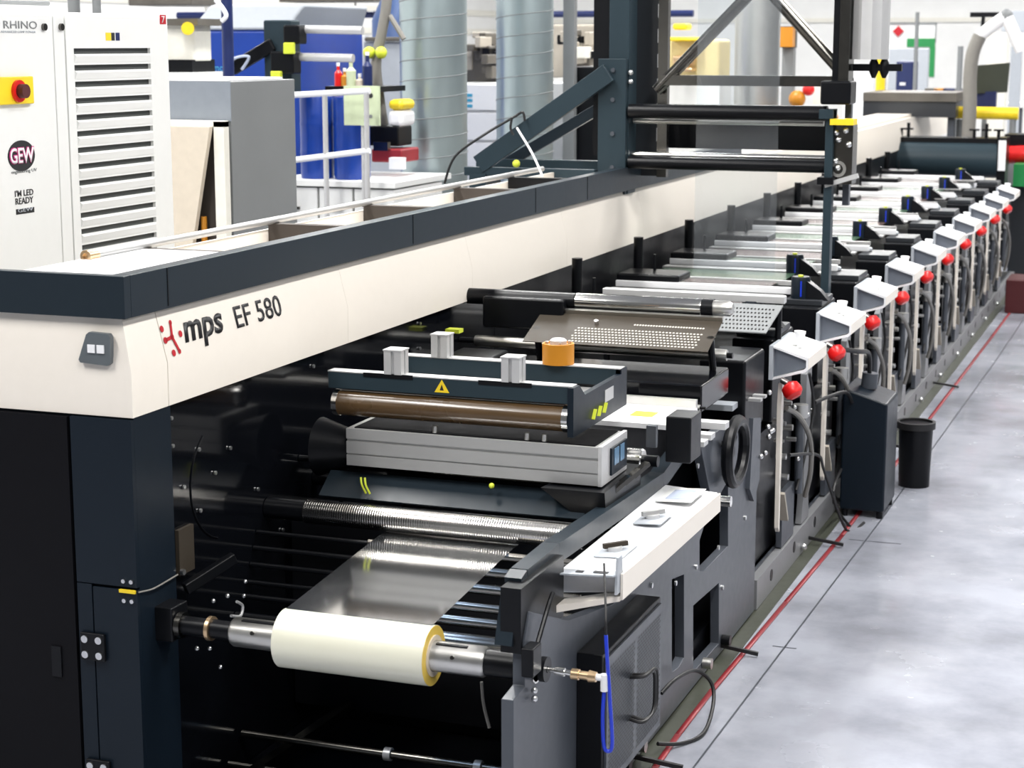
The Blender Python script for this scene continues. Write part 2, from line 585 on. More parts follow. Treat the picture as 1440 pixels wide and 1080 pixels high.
text('logo_letters', 'mps', 'ink', bm_t, on_slope(4.073, 1.226), (0, 1, 0), n_up, 0.205, 0.075, shear=0.18, bold=0.028)
text('model_letters', 'EF 580', 'ink', bm_t, on_slope(4.345, 1.246), (0, 1, 0), n_up, 0.265, 0.060, shear=0.0, bold=0.008)
g = G()
nn = Vector((0, 1, 0)).cross(n_up).normalized()
lc = on_slope(4.012, 1.272) + nn * .0005


def lp(a, b):
    return lc + Vector((0, 1, 0)) * a + n_up * b


for (a, b, r) in [(-.034, .026, .0085), (.012, .036, .0065), (.046, .002, .0085), (-.030, -.004, .0085), (-.006, -.040, .0085), (.022, -.040, .0065), (.004, 0, .008)]:
    g.cyl(lp(a, b), lp(a, b) + nn * .0008, r, 14)
for p, q in [((.004, 0), (.012, .036)), ((.004, 0), (-.030, -.004)), ((.004, 0), (.022, -.040))]:
    a = Vector(lp(*p)); b = Vector(lp(*q))
    g.bar(a + nn * .0004, b + nn * .0004, .009, .0008, up=nn)
g.build('logo_mark', 'redink', bm_t, label='red logo of joined dots')

# ------------------------------------------------------------------ press: dark end cabinet
ec = thing('end_cabinet', 'tall black end cabinet under the cream beam at left edge', 'cabinet', (-1.5, 3.9, 0))
G().box(-2.3, -1.052, 3.806, 3.978, 0.0, 1.104).build('body', 'navy', ec)
dr = G().box(-2.3, -1.232, 3.79, 3.805, 0.02, 1.098).build('door', 'door', ec)
g = G().box(-1.305, -1.277, 3.786, 3.7905, 0.425, 0.505)
g.build('latch_recess', 'black', dr)
G().box(-1.224, -1.052, 3.792, 3.8055, 0.68, 1.1).build('front_panel', 'navy', ec)
G().box(-1.224, -1.182, 3.792, 3.8055, 0.02, 0.677).build('front_panel', 'navy', ec)
G().box(-1.178, -1.052, 3.792, 3.8055, 0.02, 0.672).build('side_flap', 'navy', ec)
for z in (0.517, 0.183):
    h = G().box(-1.215, -1.145, 3.780, 3.792, z - .036, z + .036).build('hinge', 'black', ec, bevel=.004)
    for sx in (-1, 1):
        for sz in (-1, 1):
            G().cyl((-1.18 + sx * .02, 3.780, z + sz * .02), (-1.18 + sx * .02, 3.776, z + sz * .02), .0095, 12).build('screw', 'bolt', h)
ky = G().box(-1.10, -1.055, 3.786, 3.792, .666, .674).build('yellow_catch', 'yellow', ec, label='small yellow catch')
for sx in (-1.088, -1.066):
    for sz in (.645, .695):
        G().cyl((sx, 3.792, sz), (sx, 3.787, sz), .0055, 10).build('screw', 'bolt', ky)

G().tube([P(195, 833, X=-1.05), P(215, 828, X=-1.045), P(235, 817, X=-1.045), P(250, 808, X=-1.045)], .0022, 6).build('catch_wire', 'greyhose', ec)

# ------------------------------------------------------------------ press: drive side frame (black wall behind the rollers)
df = thing('drive_side_frame', 'glossy black frame wall behind the rollers, under the cream beam', 'machine frame', (-1.1, 4.5, 0))
G().box(-1.12, -1.062, 3.982, 6.30, 0.0, 1.10).build('wall_plate', 'gloss', df)
G().box(-1.12, -1.062, 6.303, 15.94, 0.0, 1.10).build('wall_plate', 'black', df)
for x, y in [(240, 588), (242, 627), (279, 632), (323, 630), (302, 665), (362, 688), (258, 685), (281, 718), (397, 745), (440, 515), (590, 455), (590, 490), (470, 560), (740, 385)]:
    p = P(x, y, X=-1.06)
    G().cyl(p, p + Vector((.005, 0, 0)), .0055, 10).build('bolt', 'bolt', df)
pl = G().box(-1.061, -1.05, 3.995, 4.07, .655, .775).build('bracket_plate', 'guard', df, label='tan metal plate')
G().cyl((-1.05, 4.0, .665), (-1.04, 4.0, .665), .008, 10).build('bolt', 'bolt', pl)
# joint line arc
g = G()
c = (4.28, .86)
arc = [(-1.0605, c[0] + .2 * math.cos(a), c[1] + .17 * math.sin(a)) for a in [math.radians(130 + 12 * i) for i in range(11)]]
g.tube(arc, .002, 6)
g.build('seam', 'black', df)

mb = thing('interior_shade', 'added black fill standing in for the shade under the rollers between the press side frames', 'machine frame', (-.55, 10, 0))  # black pan and blocks added so the press interior reads dark
G().box(-1.055, -0.10, 4.75, 16.0, 0.0, 0.10).build('shade_floor', 'black', mb)
G().box(-1.055, -0.10, 4.95, 4.98, 0.10, 0.62).build('shade_wall', 'black', mb)
G().box(-1.055, -0.10, 3.99, 4.74, 0.0, 0.02).build('shade_tray', 'black', mb)
G().box(-1.055, -0.32, 5.45, 16.0, 0.10, 0.80).build('shade_block', 'black', mb)

# lower rods
for zz, yy in ((.12, 4.30), (.06, 4.22)):
    p0 = (-1.05, yy, zz); p1 = (-.085, yy, zz)
    t = thing('lower_rod', 'dark steel rod low down beneath the film roll, %s one' % ('upper' if zz > .1 else 'lower'), 'rod', (-.5, yy, zz), 'rods below the film roll')
    G().cyl(p0, p1, .012, 14).build('rod', 'dsteel', t)
    for xx in (-.62, -.36):
        G().ring((xx, yy, zz), (xx + .02, yy, zz), .018, .0121).build('collar', 'alub', t)
G().bar((-1.02, 3.95, .02), (-.86, 4.6, .12), .03, .03).build('floor_brace', 'dsteel', label='dark diagonal brace bar low down left of the rods', cat='brace')

# ------------------------------------------------------------------ unwind shaft, roll and web
YS, ZS = 3.9, 0.56
sh = thing('unwind_shaft', 'steel and black air shaft that carries the film roll', 'shaft', (-.5, YS, ZS))
G().rev((-.845, YS, ZS), (-.17, YS, ZS), [(0, .033), (.01, .037), (.99, .037), (1, .033)], 32).build('shaft_body', 'steel2', sh)
for a, b in ((-.815, -.72), (-.295, -.215)):
    G().box(a, b, YS - .0165, YS + .0005, ZS + .0335, ZS + .0365).build('gripper_slot', 'black', sh)
for xx in (-.775, -.245):
    G().cyl((xx, YS - .0345, ZS + .013), (xx, YS - .039, ZS + .0145), .005, 12).build('grub_screw', 'dsteel', sh)
G().cyl((-.995, YS, ZS), (-.845, YS, ZS), .024, 24).build('journal', 'black', sh)
G().cyl((-.17, YS, ZS), (-.045, YS, ZS), .032, 24).build('journal', 'black', sh)
G().ring((-1.0, YS, ZS), (-.985, YS, ZS), .033, .02).build('collar', 'dsteel', sh)
G().ring((-.915, YS, ZS), (-.905, YS, ZS), .031, .0241).build('collar', 'brass', sh)
G().ring((-.058, YS, ZS), (-.045, YS, ZS), .036, .01).build('collar', 'steel', sh)
G().ring((-.035, YS, ZS), (-.02, YS, ZS), .03, .008).build('collar', 'black', sh)

RX0, RX1 = -.705, -.308
fr = thing('film_roll', 'cream white roll of clear film with a yellow end on the steel shaft', 'film roll', (-.5, YS, ZS))
G().rev((RX0, YS, ZS), (RX1, YS, ZS), [(0, .0381), (0, .073), (1, .073), (1, .0665)], 64, cap=False).build('wound_film', 'roll', fr)
G().ring((RX1 - .004, YS, ZS), (RX1 + .001, YS, ZS), .0722, .050, 48).build('yellow_edge', 'core', fr)
G().ring((RX1 - .02, YS, ZS), (RX1 + .004, YS, ZS), .05, .0381, 40).build('core_tube', 'tan', fr)

g = G()
path = [(YS + .004, ZS + .0735), (4.46, .678), (4.50, .677), (4.53, .684), (4.60, .70)]
for i, (y, z) in enumerate(path):
    pass
n = len(path)
g.add([(RX0 + .004, y, z) for y, z in path] + [(RX1 - .004, y, z) for y, z in path], [(i, i + 1, n + i + 1, n + i) for i in range(n - 1)])
g.build('film_web', 'webfilm', label='clear dark film web stretched from the roll up under the knurled roller', cat='film', flat=True)

# bracket arm at the left shaft end
t = thing('shaft_bracket', 'black bracket arm with screws above the left end of the shaft', 'bracket', (-1.03, 3.95, .6))
G().bar((-1.04, 4.0, .62), (-.96, 4.12, .68), .025, .03).build('arm', 'black', t, bevel=.004)
G().box(-1.061, -1.003, 3.87, 3.95, .52, .61).build('mount', 'black', t, bevel=.005)
for x, y in ((345, 818), (343, 838), (300, 845), (320, 838), (277, 912), (295, 912), (310, 938)):
    p = P(x, y, X=-.97)
    G().sphere(p, .006, 10).build('screw', 'bolt', t)
G().tube([P(325, 866, X=-.95), P(338, 866, X=-.95), P(341, 852, X=-.95), P(333, 846, X=-.95)], .004, 8).build('wire', 'alub', t)
G().tube([(-.22, 3.99, .475), (-.215, 3.99, .42), (-.2, 3.99, .36)], .004, 6).build('hanging_wire', 'greyhose', label='thin grey wire hanging beneath the right end of the film roll', cat='wire')

# air coupling and blue hose
t = thing('air_coupling', 'silver and brass air coupling on the right end of the shaft', 'air fitting', (.02, YS, ZS))
zc = P(790, 942, Y=YS).z
G().rev((-.02, YS, ZS - .0), (.075, YS, ZS - .004), [(0, .006), (.2, .006), (.2, .010), (.45, .010), (.45, .007), (1, .007)], 16).build('nozzle', 'steel', t)
G().rev((.04, YS, ZS - .003), (.10, YS, ZS - .004), [(0, .013), (.3, .013), (.3, .010), (.7, .010), (.7, .014), (1, .012)], 16).build('brass_body', 'brass', t)
G().cyl((.10, YS, ZS - .004), (.125, YS, ZS - .004), .008, 12).cyl((.119, YS, ZS + .005), (.119, YS, ZS - .035), .009, 12).build('elbow', 'white', t)
g = G()
hb = [(.119, YS, ZS - .035), (.116, YS, ZS - .10), (.118, YS + .005, ZS - .17), (.128, YS + .01, ZS - .185), (.137, YS + .01, ZS - .165), (.132, YS + .005, ZS - .06), (.126, YS - .002, ZS + .05), (.122, YS + .0, ZS + .10)]
g.tube(hb, .0045, 8)
g.build('blue_air_hose', 'hose', label='bright blue air hose looped down from the shaft coupling', cat='hose')
G().tube([(.122, YS, ZS + .10), (.115, YS + .02, ZS + .15), (.06, YS + .18, ZS + .215)], .003, 8).build('black_air_line', 'rubber', label='thin black air line between blue hose and the long white console', cat='hose')

# ------------------------------------------------------------------ operator side frame of the unwind section
XF = -.05
of = thing('operator_side_frame', 'dark grey cut-out side plate carrying the long white console', 'machine frame', (XF, 4.8, 0))
outer = YZ([(722, 1040), (722, 985), (738, 965), (738, 900), (745, 860), (752, 862), (800, 872), (862, 850), (985, 742), (1000, 700), (985, 625), (1028, 592), (1050, 592), (1064, 640), (1064, 700)], XF)
yb = P(1064, 700, X=XF).y
outer = [(P(722, 1040, X=XF).y, 0.012)] + outer + [(yb, 0.012)]
c1 = YZ([(945, 815), (962, 808), (962, 925), (955, 938), (945, 945)], XF)
c2 = YZ([(975, 852), (1011, 820), (1011, 905), (975, 945)], XF)
c3 = YZ([(994, 728), (1024, 676), (1024, 768), (990, 803), (984, 803), (984, 760)], XF)
G().plate('X', XF - .03, XF, outer, [c1, c2, c3]).build('side_plate', 'grey', of, bevel=.002)
# inner lip plate along the sloped top
ol = YZ([(738, 900), (748, 817), (756, 805), (800, 768), (945, 668), (972, 630)], XF)
for (a, b) in zip(ol[:-1], ol[1:]):
    G().bar((XF - .045, a[0], a[1] - .02), (XF - .045, b[0], b[1] - .02), .05, .042, up=(1, 0, 0)).build('edge_lip', 'slate', of)
for x, y in [(980, 655), (1047, 728), (915, 823), (1009, 770), (978, 797), (949, 820), (1015, 826), (1000, 555 + 60)]:
    p = P(x, y, X=XF)
    G().cyl(p, p + Vector((.006, 0, 0)), .008, 10).build('bolt', 'bolt', of)
# vent box
vb = G()
VX = 0.02
q = YZ([(851, 925), (930, 847), (930, 992), (853, 1070)], VX)
ya, yb2 = q[0][0], q[1][0]
zt, zb = q[0][1], .13
G().box(XF, VX - .002, ya - .015, yb2 + .0, zb - .01, zt + .01).build('vent_box', 'black', of, bevel=.003)
vp = G().box(VX - .002, VX + .004, ya + .005, yb2 - .01, zb, zt - .005).build('vent_panel', 'grey', of, label='grey perforated vent panel')
g = G()
ym = (ya + yb2) / 2
for (u0, u1) in ((ya + .02, ym - .012), (ym + .012, yb2 - .025)):
    nz = 36
    for i in range(nz):
        z = zb + .02 + (zt - zb - .05) * i / nz
        ny = 11
        for j in range(ny):
            y = u0 + (u1 - u0) * (j + .5 * (i % 2)) / ny
            g.add([(VX + .0046, y, z), (VX + .0046, y + .014, z + .002), (VX + .0046, y + .014, z + .0075), (VX + .0046, y, z + .0055)], [(0, 1, 2, 3)])
g.build('perforation', 'black', vp, kind='stuff')
g = G()
hy, hz = ym + .0, (zt + zb) / 2
for dd in (0, .02):
    g.tube([(VX + .004, hy - .05 + dd, hz + .06), (VX + .04, hy - .045 + dd, hz + .065), (VX + .045, hy + .03 + dd, hz + .055), (VX + .045, hy + .045 + dd, hz + .0), (VX + .045, hy + .03 + dd, hz - .055), (VX + .04, hy - .045 + dd, hz - .06), (VX + .004, hy - .05 + dd, hz - .055)], .005, 8)
g.build('handle', 'rubber', vp)
G().box(-.105, -.055, 3.815, 4.12, .62, .775).build('mount_block', 'black', of)
# socket hinge block at frame front
G().box(XF - .0, XF + .03, 3.80, 3.86, .57, .64).build('latch_block', 'black', of, bevel=.004)
G().tube([(XF + .015, 3.86, .62), (XF + .02, 3.93, .70), (XF + .015, 3.98, .72)], .006, 8).build('latch_arm', 'black', of)
for dx, dz in ((.0, -.04), (.0, -.06)):
    G().sphere((XF + .012, 3.86 + dx, ZS + dz), .008).build('bolt', 'bolt', of)

# base rail
br = thing('base_rail', 'grey base rail with round holes along the foot of the press', 'machine base', (-.08, 10, 0))
G().box(-.09, XF - .031, 6.26, 15.9, .004, .12).build('rail', 'grey', br)
g = G().plate('X', XF - .03, XF + .002, [(6.262, .006), (15.9, .006), (15.9, .115), (6.262, .115)])
g.build('rail_face', 'greyl', br)
for i in range(23):
    y = 6.5 + i * .41
    G().cyl((XF + .002, y, .07), (XF + .0035, y, .07), .022, 16).build('hole', 'black', br)
    if i % 2:
        G().sphere((XF + .012, y + .14, .035), .014).build('levelling_bolt', 'bolt', br)
for i, y in enumerate((5.5, 5.75, 4.75, 4.6)):
    G().cyl((XF + .002, y, .055), (XF + .03, y, .055), .018, 14).build('foot_bolt', 'black' if i % 2 else 'steel2', br)

# ------------------------------------------------------------------ long white console
lc_t = thing('control_console', 'long sloping white control console with two dials at the unwind frame', 'console', (0, 4.5, .7))
A = P(801, 790, X=-.075); Bf = P(943, 675, X=-.075)
Cn = P(868, 812, X=.085); Cf = P(1003, 699, X=.085)
yN = (A.y + Cn.y) / 2; yF = (Bf.y + Cf.y) / 2
A.y = Cn.y = yN; Bf.y = Cf.y = yF


def quad(n, f, dz=0, dx=0):
    return n + Vector((dx, 0, dz)), f + Vector((dx, 0, dz))


hN, hF = -.055, -.050
g = G()
nb = [A, Cn, Cn + Vector((0, 0, hN)), A + Vector((0, 0, hN * 1.15))]
fb = [Bf, Cf, Cf + Vector((0, 0, hF)), Bf + Vector((0, 0, hF * 1.15))]
g.hexa(nb, fb)
g.build('housing', 'white', lc_t, bevel=.004)
# outer cream side skin with lip
o1, o2 = Cn + Vector((.0012, -.035, .002)), Cf + Vector((.0012, 0, -.002))
g = G()
g.add([o1, o2, o2 + Vector((0, 0, hF - .004)), o1 + Vector((0, 0, hN - .01)),
       o1 + Vector((.006, 0, 0)), o2 + Vector((.006, 0, 0)), o2 + Vector((.006, 0, hF - .004)), o1 + Vector((.006, 0, hN - .01))],
      [(0, 1, 2, 3), (7, 6, 5, 4), (0, 4, 5, 1), (3, 2, 6, 7), (0, 3, 7, 4), (1, 5, 6, 2)])
g.build('side_skin', 'cream', lc_t)
# front open bracket
bx = A + Vector((.002, -.001, -.004)); bx2 = Cn + Vector((0, -.001, -.004))
g = G()
fy = -.075
g.hexa([bx, bx2, bx2 + Vector((0, 0, -.004)), bx + Vector((0, 0, -.004))], [bx + Vector((-.002, fy, 0.012)), bx2 + Vector((-.006, fy, 0.012)), bx2 + Vector((-.006, fy, .008)), bx + Vector((-.002, fy, .008))])
brk = g.build('end_bracket', 'boxlight', lc_t, label='grey steel end bracket')
for u in (.28, .62):
    c = bx.lerp(bx2, u + .08) + Vector((0, fy * .5, .009))
    G().box(c.x - .018 * (1 if u > .5 else .5), c.x + .018 * (1 if u > .5 else .5), c.y - .008, c.y + .008, c.z - .001, c.z + .0005).build('slot', 'ink', brk)
g = G()
g.hexa([bx + Vector((-.004, fy, .01)), bx + Vector((0, fy, .01)), bx + Vector((0, 0, 0)), bx + Vector((-.004, 0, 0))],
       [bx + Vector((-.004, fy, -.055)), bx + Vector((0, fy, -.055)), bx + Vector((0, 0, -.06)), bx + Vector((-.004, 0, -.06))])
g.build('bracket_side', 'boxlight', lc_t)
g = G()
g.hexa([bx2 + Vector((-.006, -.05, .05)), bx2 + Vector((.0, -.05, .05)), bx2 + Vector((0, -.02, .05)), bx2 + Vector((-.006, -.02, .05))],
       [bx2 + Vector((-.006, -.06, -.04)), bx2 + Vector((.0, -.06, -.04)), bx2 + Vector((0, -.0, -.04)), bx2 + Vector((-.006, -.0, -.04))])
g.build('bracket_tab', 'boxlight', lc_t)
l0 = P(805, 866, X=-.06); l1 = P(878, 845, X=.085)
g = G()
lipa = Vector((-.055, yN - .10, P(805, 864, Y=yN - .1).z)); lipb = Vector((.085, yN - .035, Cn.z + hN - .012))
g.hexa([lipa, lipb, lipb + Vector((0, .06, 0)), lipa + Vector((0, .06, 0))], [lipa + Vector((0, 0, .018)), lipb + Vector((0, 0, .012)), lipb + Vector((0, .06, .012)), lipa + Vector((0, .06, .018))])
g.build('front_lip', 'cream', lc_t)
# dial plates and screen
ex = (Cn - A); ey = (Bf - A)
nrm = ex.cross(ey).normalized()


def cp(u, v, h=0):
    return A + ex * u + ey * v + nrm * h


def slab(u0, u1, v0, v1, h0, h1):
    return G().hexa([cp(u0, v0, h0), cp(u1, v0, h0), cp(u1, v1, h0), cp(u0, v1, h0)], [cp(u0, v0, h1), cp(u1, v0, h1), cp(u1, v1, h1), cp(u0, v1, h1)])


for v in (.12, .49):
    d = slab(.28, .76, v, v + .15, 0, .0025).build('dial_plate', 'boxlight', lc_t)
    c = cp(.5, v + .07)
    G().cyl(c + nrm * .002, c + nrm * .012, .020, 20).build('dial_ring', 'alub', d)
    G().bar(cp(.36, v + .05, .016), cp(.66, v + .10, .016), .012, .012, up=nrm).build('dial_grip', 'guard' if v < .3 else 'alu', d)
sc = slab(.2, .85, .77, .95, 0, .002).build('screen_bezel', 'offwhite', lc_t)
slab(.33, .72, .80, .92, .002, .0035).build('screen', 'screen', sc)
G().box(.075, .086, yF - .25, yF - .22, Cf.z - .11, Cf.z - .07)
G().cyl((-.05, yF + .1, Cf.z - .05), (.10, yF + .1, Cf.z - .05), .016, 16).build('roller_stub', 'steel', label='bright steel roller end poking out behind the long white console', cat='roller end')

# ------------------------------------------------------------------ rollers near the unwind
def roller(name, label, y, z, r, x0, x1, m, group=None, jr=None, jm='black', n=40):
    t = thing(name, label, 'roller', ((x0 + x1) / 2, y, z), group)
    G().rev((x0, y, z), (x1, y, z), [(0, r * .93), (.006, r), (.994, r), (1, r * .93)], n).build('roller_body', m, t)
    jr = jr or r * .5
    G().cyl((-1.06, y, z), (x0, y, z), jr, 20).build('journal', jm, t)
    G().cyl((x1, y, z), (-.081, y, z), jr, 20).build('journal', jm, t)
    return t


roller('knurled_roller', 'large bright knurled steel roller across the press above the film web', 4.5, .715, .034, -.94, -.13, 'knurl', jr=.030)
roller('guide_roller', 'glossy black guide roller just behind the knurled steel roller', 4.80, .735, .045, -1.0, -.14, 'gloss')
roller('guide_roller', 'dark steel guide roller directly beneath the long aluminium housing', 4.70, .815, .018, -1.0, -.14, 'dsteel')
idl = [(4.43, P(748, 787, Y=4.43).z, .012), (4.41, P(748, 811, Y=4.41).z, .014), (4.39, P(748, 836, Y=4.39).z, .014), (4.37, P(742, 862, Y=4.37).z, .013), (4.35, P(742, 884, Y=4.35).z, .015), (4.30, P(742, 915, Y=4.30).z, .026)]
lab = ['topmost thin steel idler roller right of the film web', 'second steel idler roller from the top, right of the film web',
       'third steel idler roller from the top, right of the film web', 'fourth steel idler roller from the top, right of the film web',
       'fifth steel idler roller from the top, behind the black journal', 'lowest and thickest idler roller, hidden mostly behind the black journal']
for (y, z, r), l in zip(idl, lab):
    roller('idler_roller', l, y, z, r, -.72, -.1, 'idler', 'idler rollers under the film web')
G().hexa([(-.93, 4.56, .745), (-.15, 4.56, .745), (-.15, 4.64, .80), (-.93, 4.64, .80)], [(-.93, 4.557, .749), (-.15, 4.557, .749), (-.15, 4.637, .804), (-.93, 4.637, .804)]).build('web_guard', 'slate', label='dark polished guard plate between knurled roller and aluminium housing', cat='guard')
# dark back plate under the knurled roller
G().box(-1.05, -.09, 4.62, 4.64, .10, .655).build('back_plate', 'black', label='black plate behind the idler rollers under the knurled roller', cat='plate')

# ------------------------------------------------------------------ aluminium housing (corona box)
ab = thing('aluminium_housing', 'long ribbed aluminium housing beneath the brown roller', 'housing', (-.5, 4.7, .83))
AX0, AX1, AY0, AY1, AZ0, AZ1 = -.862, -.122, 4.60, 4.83, .832, .937
g = G()
prof = [(AY0 + .012, AZ0), (AY0 + .012, AZ0 + .036), (AY0 + .006, AZ0 + .038), (AY0, AZ0 + .04), (AY0, AZ0 + .070), (AY0 + .008, AZ0 + .072), (AY0 + .008, AZ0 + .078), (AY0, AZ0 + .08), (AY0, AZ1), (AY1, AZ1), (AY1, AZ0)]
prof = [(AY0, AZ0), (AY0, AZ0 + .030), (AY0 + .005, AZ0 + .031), (AY0 + .005, AZ0 + .034), (AY0, AZ0 + .035), (AY0, AZ0 + .068), (AY0 + .006, AZ0 + .069), (AY0 + .006, AZ0 + .075), (AY0, AZ0 + .076), (AY0, AZ1), (AY1, AZ1), (AY1, AZ0)]
g.plate('X', AX0, AX1, prof)
g.build('extrusion', 'alu', ab)
g = G().box(AX0 + .02, AX1 - .012, AY0 + .012, AY1 - .01, AZ1, AZ1 + .003)
g.build('top_cover', 'matte', ab)
ep = G().box(AX1, AX1 + .012, AY0 - .002, AY1 + .002, AZ0 - .002, AZ1 + .004).build('end_plate', 'alub', ab, bevel=.002)
dp = G().box(AX1 + .012, AX1 + .018, AY0 + .07, AY1 - .02, AZ0 + .015, AZ1 - .015).build('end_display', 'navy', ab)
G().box(AX1 + .018, AX1 + .02, AY0 + .09, AY0 + .13, AZ0 + .04, AZ1 - .02).box(AX1 + .018, AX1 + .02, AY0 + .145, AY0 + .18, AZ0 + .04, AZ1 - .02).build('window', 'bscreen', dp)
for xx in (-.60, -.33, -.28):
    G().cyl((xx, AY0 + .02, AZ1 + .003), (xx, AY0 + .02, AZ1 + .022), .008, 12).build('knob', 'steel2', ab)
G().sphere((-.42, 4.585, .812), .008).build('indicator_lamp', 'lime', label='small lime green indicator beneath the aluminium housing', cat='indicator')
G().cyl((-.98, 4.68, .86), (-.865, 4.68, .86), .085, 28, r2=.05).build('left_motor', 'black', label='black cone shaped motor at the left end of the aluminium housing', cat='motor')
g = G()
g.hexa([(-.16, 4.58, .74), (-.09, 4.58, .74), (-.09, 4.9, .74), (-.14, 4.9, .74)], [(-.27, 4.56, .825), (-.09, 4.56, .825), (-.09, 4.9, .83), (-.22, 4.9, .83)])
g.build('housing_bracket', 'black', label='black wedge bracket under the right end of aluminium housing', cat='bracket')
for i in range(3):
    G().bar((-.105 + i * .0, 4.66 + i * .09, .80), (-.07, 4.72 + i * .09, .835), .02, .012).build('cable_clip', 'dsteel', label='dark cable clip beside the right end of the aluminium housing, %s' % ('nearest', 'middle', 'farthest')[i], cat='clip')
g = G()
for dd in (0, .012):
    g.tube([(-.80 + dd, 4.56, .81), (-.795 + dd, 4.555, .79), (-.785 + dd, 4.56, .765)], .003, 6)
g.build('yellow_wires', 'lime', label='pair of thin yellow wires hanging at left of the guide roller', cat='wires')

# ------------------------------------------------------------------ brown roller carriage
cc = thing('roller_carriage', 'slate blue carriage frame holding the brown ceramic roller', 'carriage', (-.55, 4.85, .96))
YR = 4.65
rb = G().rev((-.905, YR, 1.000), (-.222, YR, 1.000), [(0, .036), (1, .036)], 40).build('ceramic_roller', 'brown', cc, label='brown glazed ceramic roller')
G().ring((-.915, YR, 1.0), (-.900, YR, 1.0), .0375, .02).build('end_ring', 'steel', rb)
G().ring((-.232, YR, 1.0), (-.215, YR, 1.0), .0375, .02).build('end_ring', 'steel', rb)
G().box(-.93, -.205, YR - .02, YR + .02, 1.043, 1.090).build('front_bar', 'slate2', cc, bevel=.002)
G().box(-.93, -.205, YR - .021, YR + .021, 1.090, 1.093).build('bar_cap', 'alub', cc)
for a, b in ((-.82, -.67), (-.475, -.32)):
    G().box(a, b, YR - .0225, YR - .018, 1.082, 1.094).build('clamp_foot', 'black', cc)
YQ = 5.08
G().box(-.95, -.20, YQ - .02, YQ + .02, 1.018, 1.068).build('rear_bar', 'slate2', cc, bevel=.002)
G().box(-.95, -.20, YQ - .021, YQ + .021, 1.068, 1.071).build('bar_cap', 'alub', cc)
g = G().plate('X', -.215, -.198, [(YR - .03, .955), (YR - .03, 1.09), (YR + .02, 1.09), (YR + .07, 1.055), (YQ - .02, 1.055), (YQ - .02, 1.07), (YQ + .035, 1.07), (YQ + .035, .955), (YR + .1, .955)])
sp = g.build('end_plate', 'navy', cc)
for i, yy in enumerate((4.78, 4.83, 4.88)):
    G().bar((-.1975, yy, .975), (-.1975, yy + .02, 1.0), .003, .018, up=(1, 0, 0)).build('yellow_mark', 'lime', sp)
G().box(-.198, -.1965, 4.90, 4.98, 1.0, 1.035).build('label', 'alub', sp)
G().box(-.90, -.22, YR + .03, YR + .05, 1.02, 1.04).build('inner_tube', 'guard', cc)
G().box(-.90, -.22, YQ - .15, YQ - .03, 1.0, 1.012).build('inner_tray', 'alu', cc)
# warning triangle
tx, tz = -.583, 1.052
tri = G().plate('Y', YR - .0215, YR - .0205, [(tx - .022, tz), (tx + .022, tz), (tx, tz + .036)]).build('warning_triangle', 'yellow', cc, label='yellow warning triangle')
G().plate('Y', YR - .022, YR - .0216, [(tx - .006, tz + .006), (tx + .006, tz + .006), (tx, tz + .023)]).build('symbol', 'ink', tri)

pl3 = [((557), 4.65, 1.0935), (722, 4.65, 1.0935), (622, 5.08, 1.0715)]
names = ['aluminium post stub standing on the front bar, left one of its two', 'aluminium post stub standing on the front bar, right one of its two', 'aluminium post stub standing on the rear bar behind the others']
for (px, yy, zz), l in zip(pl3, names):
    xx = P(px, 500, Y=yy).x
    t = thing('post_stub', l, 'post', (xx, yy, zz), 'aluminium post stubs on the carriage')
    w = .026
    o = [(-w, -w), (-.005, -w), (-.005, -w + .008), (.005, -w + .008), (.005, -w), (w, -w), (w, -.005), (w - .008, -.005), (w - .008, .005), (w, .005), (w, w), (-w, w), (-w, .005), (-w + .008, .005), (-w + .008, -.005), (-w, -.005)]
    G().plate('Z', zz, zz + .066, [(xx + a, yy + b) for a, b in o]).build('profile', 'alub', t)
    G().box(xx - w - .002, xx + w + .002, yy - w - .002, yy + w + .002, zz + .066, zz + .070).build('cap', 'alub', t)
xx = P(785, 500, Y=YQ).x
t = thing('amber_sensor', 'amber cylinder with a silver top standing on the rear carriage bar', 'sensor', (xx, YQ, 1.0715))
G().ring((xx, YQ, 1.0715), (xx, YQ, 1.132), .047, .040, 32).build('amber_cup', 'orange', t)
G().cyl((xx, YQ, 1.0715), (xx, YQ, 1.128), .040, 24).build('cup_fill', 'orange', t)
G().rev((xx, YQ, 1.128), (xx, YQ, 1.146), [(0, .025), (.7, .025), (1, .018)], 20).build('silver_top', 'alub', t)
for k in range(4):
    a = k * 1.57 + .5
    G().cyl((xx + .034 * math.cos(a), YQ + .034 * math.sin(a), 1.128), (xx + .034 * math.cos(a), YQ + .034 * math.sin(a), 1.138), .005, 8).build('screw', 'bolt', t)

# ------------------------------------------------------------------ section behind the carriage
def pbox(x0, y0, x1, y1, Y, dy):
    a = P(x0, y1, Y=Y); b = P(x1, y0, Y=Y)
    return (min(a.x, b.x), max(a.x, b.x), Y, Y + dy, a.z, b.z)


